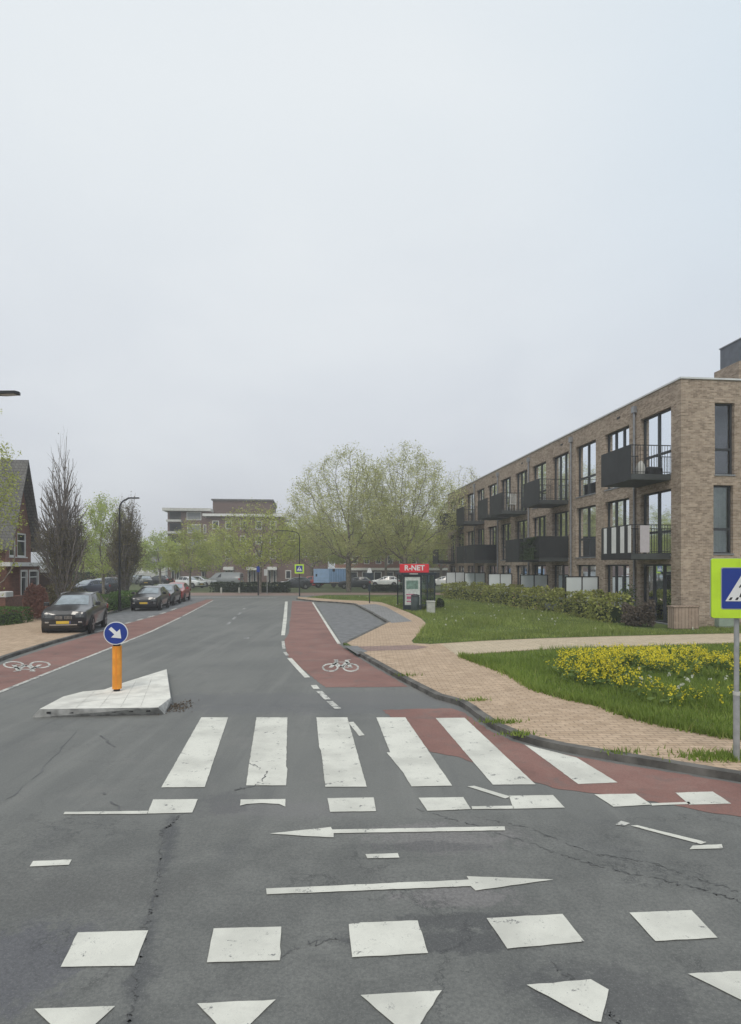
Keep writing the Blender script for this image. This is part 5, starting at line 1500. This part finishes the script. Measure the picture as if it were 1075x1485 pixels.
# bins by the shelter
q = G(602.5, 886.5, LZ); k_ = q[1] / F
lb = empty('litter_bin', (q[0], q[1], LZ), 0.0, 'dark green litter bin in front of the bus shelter poster', 'bin')
MB().tube([(0, 0, 0.0), (0, 0, 0.06), (0, 0, 0.78), (0, 0, 0.84)], [0.20, 0.23, 0.25, 0.2], 16).build('drum', 'bin', lb)
MB().tube([(0, 0, 0.84), (0, 0, 0.90), (0, 0, 0.96)], [0.25, 0.24, 0.10], 16).build('lid', 'black', lb)
q = G(625, 889.5, LZ)
ub = empty('concrete_box', (q[0], q[1], LZ), 0.05, 'pale grey concrete box at the right foot of the bus shelter', 'box')
MB().bbox(-0.21, 0.21, -0.2, 0.2, 0, 0.62, 0.03).build('body', 'concretebox', ub)
MB().bbox(-0.23, 0.23, -0.22, 0.22, 0.62, 0.67, 0.02).build('lid', 'concretebox', ub)
# stop pole
q = G(536, 875, LZ)
sp = empty('stop_pole', (q[0], q[1], LZ), 0, 'thin dark pole on the grey bus platform', 'pole')
MB().tube([(0, 0, 0), (0, 0, 1.25)], 0.035, 8).build('pole', 'lamp_black', sp)
MB().box(-0.09, 0.09, -0.045, -0.03, 0.85, 1.25).build('plate', 'shelterdark', sp)

# ------------------------------------------------------------------ things by the block
q = B2W(-0.35, -0.55, 0.1)
wp = empty('wooden_planter', (q[0], q[1], 0.1), TH, 'wooden board box standing against the corner of the brick block', 'planter')
MB().box(-0.55, 0.5, -0.4, 0.05, 0.0, 0.86).build('board_box', 'wood', wp)
MB().box(-0.58, 0.53, -0.43, 0.08, 0.86, 0.90).build('rim', 'wood', wp)
q = (A(1051, 25.2), 25.2, 0.1)
ucb = empty('utility_cabinet', q, TH, 'pale green utility cabinet at the foot of the brick gable', 'cabinet')
MB().bbox(-0.34, 0.34, -0.15, 0.15, 0.06, 0.44, 0.02).build('body', 'cabinet', ucb)
MB().box(-0.3, 0.3, -0.12, 0.12, 0.0, 0.06).build('plinth', 'concretebox', ucb)
# garden furniture on the near terrace
def garden_chair(loc, rz, label):
    c = empty('garden_chair', loc, rz, label, 'chair', 'garden chairs on the terrace')
    MB().bbox(-0.25, 0.25, -0.24, 0.24, 0.40, 0.45, 0.02).build('seat', 'bluechair', c)
    MB().prism([(-0.25, 0.22), (0.25, 0.22), (0.25, 0.26), (-0.25, 0.26)], 0.45, 1.0, 0, [(-0.25, 0.32), (0.25, 0.32), (0.25, 0.36), (-0.25, 0.36)]).build('backrest', 'bluechair', c)
    for x in (-0.22, 0.22):
        for y in (-0.2, 0.2): MB().tube([(x, y, 0), (x, y, 0.4)], 0.015, 6).build('leg', 'black', c)
    return c
q = B2W(-0.85, 4.4, 0.12); garden_chair(q, 0.8, 'dark blue garden chair by the ground floor terrace door')
q = B2W(-0.9, 2.5, 0.12)
pt = empty('potted_shrub', q, 0, 'leafy green shrub in a clay pot beside the ground floor pier', 'potted plant')
MB().tube([(0, 0, 0), (0, 0, 0.4)], [0.16, 0.22], 14).build('pot', 'clay', pt)
rng = np.random.default_rng(3)
Lf = rng.normal(size=(420, 3)) * np.array([0.17, 0.17, 0.38]) + np.array([0, 0, 0.95])
V, Fc = leaf_cards(Lf, 0.09, rng); npmesh('foliage', V, Fc, 'leaf_garden', pt)
MB().tube([(0, 0, 0.38), (0.02, 0, 1.2)], 0.015, 5).build('stem', 'bark', pt)
q = B2W(-1.5, 8.9, 0.12)
ct = empty('covered_table', q, TH, 'low garden table under a pale grey cover behind the hedge', 'garden table')
MB().prism([(-0.55, -0.9), (0.55, -0.9), (0.55, 0.9), (-0.55, 0.9)], 0.10, 0.46, 0, [(-0.5, -0.85), (0.5, -0.85), (0.5, 0.85), (-0.5, 0.85)]).build('cover', 'cover', ct)
for x in (-0.45, 0.45):
    for y in (-0.75, 0.75): MB().box(x - 0.04, x + 0.04, y - 0.04, y + 0.04, 0, 0.12).build('leg', 'black', ct)
q = B2W(-0.62, 1.2, 6.51)
bb = empty('covered_barbecue', q, 0.2, 'black covered barbecue with a pale bag on the top balcony', 'barbecue')
MB().bbox(-0.3, 0.45, -0.25, 0.25, 0.0, 0.36, 0.06).build('cover', 'black', bb)
m = MB(); m.tube([(-0.5, 0, 0), (-0.5, 0, 0.3), (-0.48, 0, 0.5), (-0.46, 0, 0.62)], [0.17, 0.2, 0.14, 0.04], 10); m.build('bag', 'offwhite', bb)
q = B2W(-1.0, S0 + SP * 5 + 0.35, 6.51)
wc = empty('white_chair', q, 0.3, 'white slatted chair on a dark top floor balcony', 'chair')
MB().bbox(-0.25, 0.25, -0.25, 0.25, 0.42, 0.46, 0.01).build('seat', 'white', wc)
m = MB()
for x in (-0.22, -0.11, 0, 0.11, 0.22): m.box(x - 0.03, x + 0.03, -0.24, -0.21, 0.46, 1.1)
m.box(-0.27, 0.27, -0.245, -0.205, 1.1, 1.16); m.build('backrest', 'white', wc)
for x in (-0.22, 0.22):
    for y in (-0.2, 0.2): MB().box(x - 0.02, x + 0.02, y - 0.02, y + 0.02, 0, 0.42).build('leg', 'white', wc)

# ------------------------------------------------------------------ brick house on the left
hd_ = math.atan2(105.5, 900)
hx, hy = A(8, 34.5), 34.5
hs = empty('brick_house', (hx, hy, 0.1), hd_, 'red brick house with steep tiled gable at the left edge', 'house')
# local: y away along the road, x toward the street
GWd = 3.3
ez, rz_ = Z(770, 34.5) - 0.1, Z(664, 35.5) - 0.1
m = MB()
hl_ = [(0.45, 1.25, 3.05, 4.3), (1.45, 2.65, 3.05, 4.45)]
gfac = lambda u, z, dp: (-dp, u, z)
wall_with_holes(m, GWd, 0, ez, hl_, gfac, 0.12)
m.add([(0, 0, ez), (0, GWd, ez), (0, GWd / 2, rz_ - 0.25)], [(0, 1, 2)])
m.quad((-9, 0, 0), (0, 0, 0), (0, 0, ez), (-9, 0, ez)); m.quad((0, GWd, 0), (-9, GWd, 0), (-9, GWd, ez), (0, GWd, ez)); m.quad((-9, GWd, 0), (-9, 0, 0), (-9, 0, ez), (-9, GWd, ez))
m.add([(-9, GWd, ez), (-9, 0, ez), (-9, GWd / 2, rz_ - 0.25)], [(0, 1, 2)])
m.build('wall', 'redbrick', hs)
rf = MB()
ov = 0.55; es = 0.4
sl = (rz_ - ez) / (GWd / 2)
for sgn2 in (0, 1):
    yo_ = -es if sgn2 == 0 else GWd + es
    ze_ = ez - es * sl * 0.9
    a = [(-9.3, yo_, ze_), (ov, yo_, ze_), (ov, GWd / 2, rz_), (-9.3, GWd / 2, rz_)]
    b = [(x, y, z - 0.16) for x, y, z in a]
    vs = a + b
    rf.add(vs, [(0, 1, 2, 3), (7, 6, 5, 4), (0, 4, 5, 1), (1, 5, 6, 2), (2, 6, 7, 3), (3, 7, 4, 0)])
rf.build('roof', 'rooftile', hs)
for (u0, u1, z0, z1) in hl_:
    f_ = MB(); t = 0.09
    f_.box(-0.1, -0.02, u0, u1, z0, z0 + t); f_.box(-0.1, -0.02, u0, u1, z1 - t, z1); f_.box(-0.1, -0.02, u0, u0 + t, z0 + t, z1 - t); f_.box(-0.1, -0.02, u1 - t, u1, z0 + t, z1 - t)
    f_.box(-0.095, -0.025, u0 + t, u1 - t, z1 - 0.5, z1 - 0.43)
    w_ = f_.build('window', 'white', hs)
    MB().box(-0.09, -0.07, u0 + t, u1 - t, z0 + t, z1 - t).build('pane', 'darkglass', w_)
    MB().box(-0.02, 0.06, u0 - 0.05, u1 + 0.05, z0 - 0.06, z0 - 0.003).build('sill', 'white', w_)
MB().box(0.003, 0.95, -1.6, GWd + 0.3, 2.5, 2.72).build('canopy', 'white', hs)
bay = MB()
bay.box(0.003, 0.74, 0.0, 2.7, 0, 0.72); bay.box(0.003, 0.74, 0.0, 2.7, 2.3, 2.497)
for y0, y1 in ((0.0, 0.12), (1.0, 1.2), (2.55, 2.7)): bay.box(0.003, 0.74, y0, y1, 0.72, 2.3)
bay = bay.build('bay', 'redbrick', hs)
for y0, y1 in ((0.12, 1.0), (1.2, 2.55)):
    f_ = MB(); t = 0.11
    f_.box(0.66, 0.755, y0, y1, 0.72, 0.72 + t); f_.box(0.66, 0.755, y0, y1, 2.3 - t, 2.3); f_.box(0.66, 0.755, y0, y0 + t, 0.72 + t, 2.3 - t); f_.box(0.66, 0.755, y1 - t, y1, 0.72 + t, 2.3 - t); f_.box(0.625, 0.695, y0 + t, y1 - t, 1.85, 1.9)
    w_ = f_.build('window', 'white', bay)
    MB().box(0.64, 0.66, y0 + t, y1 - t, 0.72 + t, 2.3 - t).build('pane', 'darkglass', bay)
m = MB(); m.box(-9, -1.2, -7.5, -0.003, 0, ez - 0.1); m.build('side_wing', 'redbrick', hs)
m = MB(); m.box(-9.2, -0.95, -7.6, -0.1, ez - 0.1, ez + 0.12); m.build('gutter', 'white', hs)
for (y0, y1, z0, z1) in ((-1.6, -0.6, 3.0, 4.3), (-3.4, -2.2, 3.0, 4.3), (-1.7, -0.6, 0.2, 2.3), (-3.6, -2.2, 0.9, 2.3)):
    f_ = MB().box(-1.2, -1.16, y0, y1, z0, z1).build('window', 'white', hs)
    MB().box(-1.158, -1.15, y0 + 0.1, y1 - 0.1, z0 + 0.1, z1 - 0.1).build('pane', 'darkglass', f_)
q = (A(15, 32.5), 32.5, 0.1)
wb = empty('garden_wall', q, hd_, 'low brick garden wall with a white block on top before the house', 'wall')
MB().box(-0.15, 0.15, -0.9, 1.3, 0.0, 0.92).build('brickwork', 'redbrick', wb)
MB().bbox(-0.2, 0.2, -0.95, -0.1, 0.92, 1.2, 0.03).build('white_block', 'white', wb)
# low extension with white fascia to the right of the house
q = (A(58, 40), 40, 0.1)
gx = empty('garage', q, hd_, 'low dark garage with white fascia beside the brick house', 'garage')
MB().box(-5, 0.6, 0, 4, 0, 2.1).build('wall', 'darkbrick', gx)
MB().box(-5.1, 0.7, -0.1, 4.1, 2.1, 2.35).build('fascia', 'white', gx)
MB().box(0.6, 0.63, 0.6, 3.2, 0.1, 1.9).build('door', 'blind_grey', gx)
MB().box(-2.2, -0.6, -0.03, -0.003, 0.8, 1.9).build('window', 'white', gx)

# ------------------------------------------------------------------ brown brick flats in the distance
fd_ = 104.0
kf = fd_ / F
fl = empty('distant_flats', (A(238, fd_), fd_, 0.0), 0.10, 'dark brown brick flats with stepped flat roofs beyond the junction', 'building')
def fx_(px): return (px - 238) * kf
def fz_(py): return Z(py, fd_)
blk = MB()
blk.box(fx_(243), fx_(304), 0.0, 12, 0, fz_(741)); b1 = blk.build('left_wing', 'brownbrick', fl)
MB().box(fx_(304), fx_(392), 2.5, 15, 0, fz_(722.5)).build('tower', 'darkbrick', fl)
MB().box(fx_(303.5), fx_(412), -4, 2.5, 0, fz_(751)).build('front_wing', 'brownbrick', fl)
MB().box(fx_(412), fx_(474), -4.5, 6, 0, fz_(768)).build('right_wing', 'brownbrick', fl)
MB().box(fx_(237), fx_(305.5), -0.9, 12.3, fz_(741), fz_(737)).build('roof', 'offwhite', fl)
MB().box(fx_(302), fx_(394), 2.2, 15.3, fz_(722.5), fz_(720.5)).build('roof', 'roofing', fl)
MB().box(fx_(299), fx_(413.5), -4.6, 2.2, fz_(751), fz_(747.5)).build('roof', 'white', fl)
MB().box(fx_(413.5), fx_(476), -5.1, 6.3, fz_(768), fz_(765)).build('roof', 'white', fl)
MB().box(fx_(393), fx_(420), 3, 8, fz_(751), fz_(740)).build('penthouse', 'offwhite', fl)
def fwin(px0, px1, y0, y1, dy, mat='darkglass', frame='white'):
    f_ = MB().box(fx_(px0), fx_(px1), dy - 0.05, dy - 0.003, fz_(y1), fz_(y0)).build('window', frame, fl)
    MB().box(fx_(px0) + .12, fx_(px1) - .12, dy - 0.075, dy - 0.05, fz_(y1) + .12, fz_(y0) - .12).build('pane', mat, f_)
fwin(270, 291, 742, 754, 0.0, 'blind_grey'); fwin(271, 290, 760, 773, 0.0, 'blind_grey'); fwin(271, 290, 782, 795, 0.0, 'blind_grey')
for yy in (742, 759, 779, 799): fwin(246, 262, yy, yy + 14, 0.0, 'interior', 'anthracite')  # flat dark panels, the shade of the balcony recess painted on the wall
for yy in (756, 773, 790): MB().box(fx_(243), fx_(264), -1.2, 0, fz_(yy + 1), fz_(yy - 2)).build('balcony', 'offwhite', fl)
fwin(294, 298, 760, 773, 0.0); fwin(294, 298, 782, 795, 0.0)
for px in (312, 330, 350, 372, 392):
    for yy in (757, 778, 799): fwin(px, px + 9, yy, yy + 12, -4.0)
for px in (420, 438, 456):
    for yy in (774, 797): fwin(px, px + 9, yy, yy + 11, -4.5)
for px in (247, 290, 328, 360, 388):
    dy = 0.0 if px < 300 else -4.0
    MB().box(fx_(px), fx_(px + 14), dy - 1.1, dy, fz_(826.5), fz_(822)).build('canopy', 'white', fl)
    fwin(px + 1, px + 6, 827, 845, dy, 'darkglass', 'offwhite'); fwin(px + 8, px + 13, 827, 845, dy, 'darkglass', 'offwhite')
fwin(408, 417, 828, 840, -4.5, 'darkglass', 'white') if False else fwin(414, 422, 827, 839, -4.5)

# row of houses behind the plane trees
rd_ = 100.0; kr = rd_ / F
rh = empty('terraced_houses', (A(486, rd_), rd_, 0.0), -0.04, 'low row of red brick houses with white gutter behind the plane trees', 'building')
def rx_(px): return (px - 486) * kr
def rz2(py): return Z(py, rd_)
MB().box(rx_(486), rx_(760), 0, 9, 0, rz2(800)).build('wall', 'redbrick', rh)
MB().prism([(rx_(484), -0.5), (rx_(762), -0.5), (rx_(762), 9.5), (rx_(484), 9.5)], rz2(800), rz2(772), 0, [(rx_(486), 4.2), (rx_(760), 4.2), (rx_(760), 4.8), (rx_(486), 4.8)]).build('roof', pm('orange_tiles', (0.22, 0.10, 0.06), 0.8, 0.2, 3), rh)
MB().box(rx_(486), rx_(762), -1.6, -0.003, 0, rz2(827)).build('front_extension', 'darkbrick', rh)
MB().box(rx_(484), rx_(764), -1.9, 0.0, rz2(827), rz2(823.5)).build('gutter', 'white', rh)
for i, px in enumerate(range(492, 750, 17)):
    f_ = MB().box(rx_(px), rx_(px + 11), -1.65, -1.603, rz2(845), rz2(829)).build('window', 'offwhite' if i % 3 else 'white', rh)
    MB().box(rx_(px) + .12, rx_(px + 11) - .12, -1.68, -1.65, rz2(845) + .1, rz2(829) - .1).build('pane', 'darkglass', f_)
    f_ = MB().box(rx_(px + 2), rx_(px + 10), -0.05, -0.003, rz2(818), rz2(806)).build('window', 'white', rh)
    MB().box(rx_(px + 2) + .1, rx_(px + 10) - .1, -0.08, -0.05, rz2(818) + .1, rz2(806) - .1).build('pane', 'darkglass', f_)
# pale houses far left
for (px0, px1, yt, d_, lab) in ((196, 240, 806, 150.0, 'pale distant house behind the parked cars on the left'), (104, 150, 800, 130.0, 'far brick house behind the dark hedge of the car park')):
    h_ = empty('distant_house', (A(px0, d_), d_, 0), 0.0, lab, 'house')
    w_ = (px1 - px0) * d_ / F
    MB().box(0, w_, 0, 8, 0, Z(yt + 10, d_)).build('wall', 'redbrick' if px0 < 150 else 'offwhite', h_)
    MB().prism([(-.4, -.4), (w_ + .4, -.4), (w_ + .4, 8.4), (-.4, 8.4)], Z(yt + 10, d_), Z(yt, d_) + 1.2, 0, [(0, 3.8), (w_, 3.8), (w_, 4.2), (0, 4.2)]).build('roof', 'rooftile', h_)
    for q_ in range(3):
        MB().box(w_ * (.12 + .3 * q_), w_ * (.28 + .3 * q_), -0.05, -0.003, 1.0, 2.3).build('window', 'white', h_)

# ------------------------------------------------------------------ small street furniture far off
for (px, lab) in ((321, 'short pale bollard left of the far hedge middle'), (347, 'short pale bollard in the middle of the far hedge')):
    q = G(px, 860.3, 0.0)
    b_ = empty('bollard', (q[0], q[1], 0), 0, lab, 'bollard', 'short bollards in front of the far hedge')
    MB().tube([(0, 0, 0), (0, 0, 0.5), (0, 0, 0.56)], [0.09, 0.09, 0.05], 10).build('post', 'concretebox', b_)
q = G(387.5, 862, 0)
sp2 = empty('street_sign', (q[0], q[1], 0), 0, 'small white sign on a grey pole beside the broad tree trunk', 'traffic sign')
MB().tube([(0, 0, 0), (0, 0, 2.6)], 0.035, 8).build('pole', 'galv', sp2)
MB().box(-0.28, 0.05, -0.06, -0.036, 1.75, 2.35).build('sign_plate', 'signwhite', sp2)
q = G(374.8, 863.5, 0)
sp3 = empty('street_sign', (q[0], q[1], 0), 0, 'small blue sign on a dark pole in front of the broad tree trunk', 'traffic sign')
MB().tube([(0, 0, 0), (0, 0, 2.7)], 0.06, 8).build('pole', 'lamp_black', sp3)
MB().box(-0.14, 0.14, -0.085, -0.061, 2.1, 2.6).build('sign_plate', 'signblue', sp3)
q = (A(536, 80), 80, 0.1)
cb_ = empty('tall_cabinet', q, 0, 'dark cabinet with pale cap left of the white parked car', 'cabinet')
MB().bbox(-0.55, 0.55, -0.4, 0.4, 0, 1.7, 0.05).build('body', 'shelterdark', cb_)
MB().prism([(-0.35, -0.3), (0.35, -0.3), (0.35, 0.3), (-0.35, 0.3)], 1.7, 2.3, 0, [(-0.15, -0.1), (0.15, -0.1), (0.15, 0.1), (-0.15, 0.1)]).build('cap', 'galv', cb_)

hz_m = bpy.data.materials.new('haze'); hz_m.use_nodes = True
hn = hz_m.node_tree; hn.nodes.remove(hn.nodes['Principled BSDF'])
pv = hn.nodes.new('ShaderNodeVolumePrincipled'); pv.inputs['Color'].default_value = (0.93, 0.95, 0.97, 1); pv.inputs['Density'].default_value = 0.0019
hn.links.new(pv.outputs[0], hn.nodes['Material Output'].inputs['Volume'])
M['haze'] = hz_m
hzo = MB().box(-1600, 1600, -320, 2600, -1.0, 22).build('haze', 'haze'); hzo['kind'] = 'stuff'

# ------------------------------------------------------------------ world, sun, camera
w = bpy.data.worlds.new('World'); SC.world = w; w.use_nodes = True
nt = w.node_tree
bg = nt.nodes['Background']
SUN_EL, SUN_AZ = math.radians(52), math.radians(190)        # azimuth clockwise from +Y
sky = nt.nodes.new('ShaderNodeTexSky'); sky.sky_type = 'NISHITA'; sky.sun_disc = False
sky.sun_elevation = SUN_EL; sky.sun_rotation = SUN_AZ
sky.air_density = 1.2; sky.dust_density = 4.0; sky.ozone_density = 1.0
tc = nt.nodes.new('ShaderNodeTexCoord')
sp_ = nt.nodes.new('ShaderNodeSeparateXYZ'); nt.links.new(tc.outputs['Generated'], sp_.inputs[0])
# overcast veil: even grey-white, a little brighter up the sky, thinning to blue towards the upper right
cr = nt.nodes.new('ShaderNodeValToRGB')
els = cr.color_ramp.elements
els[0].position = 0.0; els[0].color = (0.625, 0.65, 0.70, 1)
els[1].position = 1.0; els[1].color = (0.74, 0.81, 0.87, 1)
for p_, c_ in ((0.12, (0.625, 0.655, 0.71, 1)), (0.30, (0.675, 0.715, 0.77, 1)), (0.48, (0.735, 0.785, 0.83, 1)), (0.60, (0.765, 0.82, 0.86, 1))):
    e = els.new(p_); e.color = c_
nt.links.new(sp_.outputs[2], cr.inputs[0])
mp_ = nt.nodes.new('ShaderNodeMapping'); mp_.inputs['Scale'].default_value = (1.0, 1.0, 2.0)
nt.links.new(tc.outputs['Generated'], mp_.inputs[0])
nz = noise(nt, mp_.outputs[0], 2.3, 5, 0.5, 0.3)
veil = mixc(nt, ramp(nt, nz, 0.35, 0.7, 0, 0.42), cr.outputs[0], (0.83, 0.865, 0.89))
thin = math_(nt, 'MULTIPLY', ramp(nt, math_(nt, 'ADD', sp_.outputs[0], math_(nt, 'MULTIPLY', nz, 0.25)), 0.22, 0.75), ramp(nt, sp_.outputs[2], 0.10, 0.6))
veil = mixc(nt, math_(nt, 'MULTIPLY', thin, 0.6), veil, (0.60, 0.72, 0.83))
skys = nt.nodes.new('ShaderNodeVectorMath'); skys.operation = 'SCALE'; skys.inputs[3].default_value = 0.09
nt.links.new(sky.outputs[0], skys.inputs[0])
dt = nt.nodes.new('ShaderNodeVectorMath'); dt.operation = 'DOT_PRODUCT'; dt.inputs[1].default_value = Vector((-0.24, 0.80, 0.56)).normalized()
nt.links.new(tc.outputs['Generated'], dt.inputs[0])
veil = mixc(nt, math_(nt, 'MULTIPLY', ramp(nt, math_(nt, 'ADD', dt.outputs['Value'], math_(nt, 'MULTIPLY', nz, 0.08)), 0.86, 1.06), 0.28), veil, (0.86, 0.89, 0.90))
col = mixc(nt, 0.94, skys.outputs[0], veil)
ten = nt.nodes.new('ShaderNodeVectorMath'); ten.operation = 'SCALE'; ten.inputs[3].default_value = 10.0
nt.links.new(col, ten.inputs[0])
nt.links.new(ten.outputs[0], bg.inputs['Color'])
bg.inputs['Strength'].default_value = 0.1

sl_ = bpy.data.lights.new('sun', 'SUN'); sl_.energy = 1.5; sl_.angle = math.radians(22); sl_.color = (1.0, 0.94, 0.84)
so = bpy.data.objects.new('sun', sl_); COL.objects.link(so)
dirv = Vector((math.sin(SUN_AZ) * math.cos(SUN_EL), math.cos(SUN_AZ) * math.cos(SUN_EL), math.sin(SUN_EL)))
so.rotation_euler = dirv.to_track_quat('Z', 'Y').to_euler()
so.location = (20, -20, 40)

cam = bpy.data.cameras.new('camera'); co = bpy.data.objects.new('camera', cam); COL.objects.link(co)
co.location = (0, 0, H); co.rotation_euler = (PI / 2, 0, 0)
cam.sensor_fit = 'HORIZONTAL'; cam.sensor_width = 36.0; cam.lens = 36.0 * F / 1075.0
cam.shift_y = (HY - 742.5) / 1075.0
cam.clip_start = 0.1; cam.clip_end = 5000
SC.camera = co
vs_ = SC.view_settings
vs_.view_transform = 'Standard'; vs_.look = 'None'; vs_.exposure = 0.1; vs_.gamma = 1.0; vs_.use_curve_mapping = False
SC.cycles.use_denoising = True
SC.cycles.transparent_max_bounces = 16
SC.cycles.max_bounces = 6
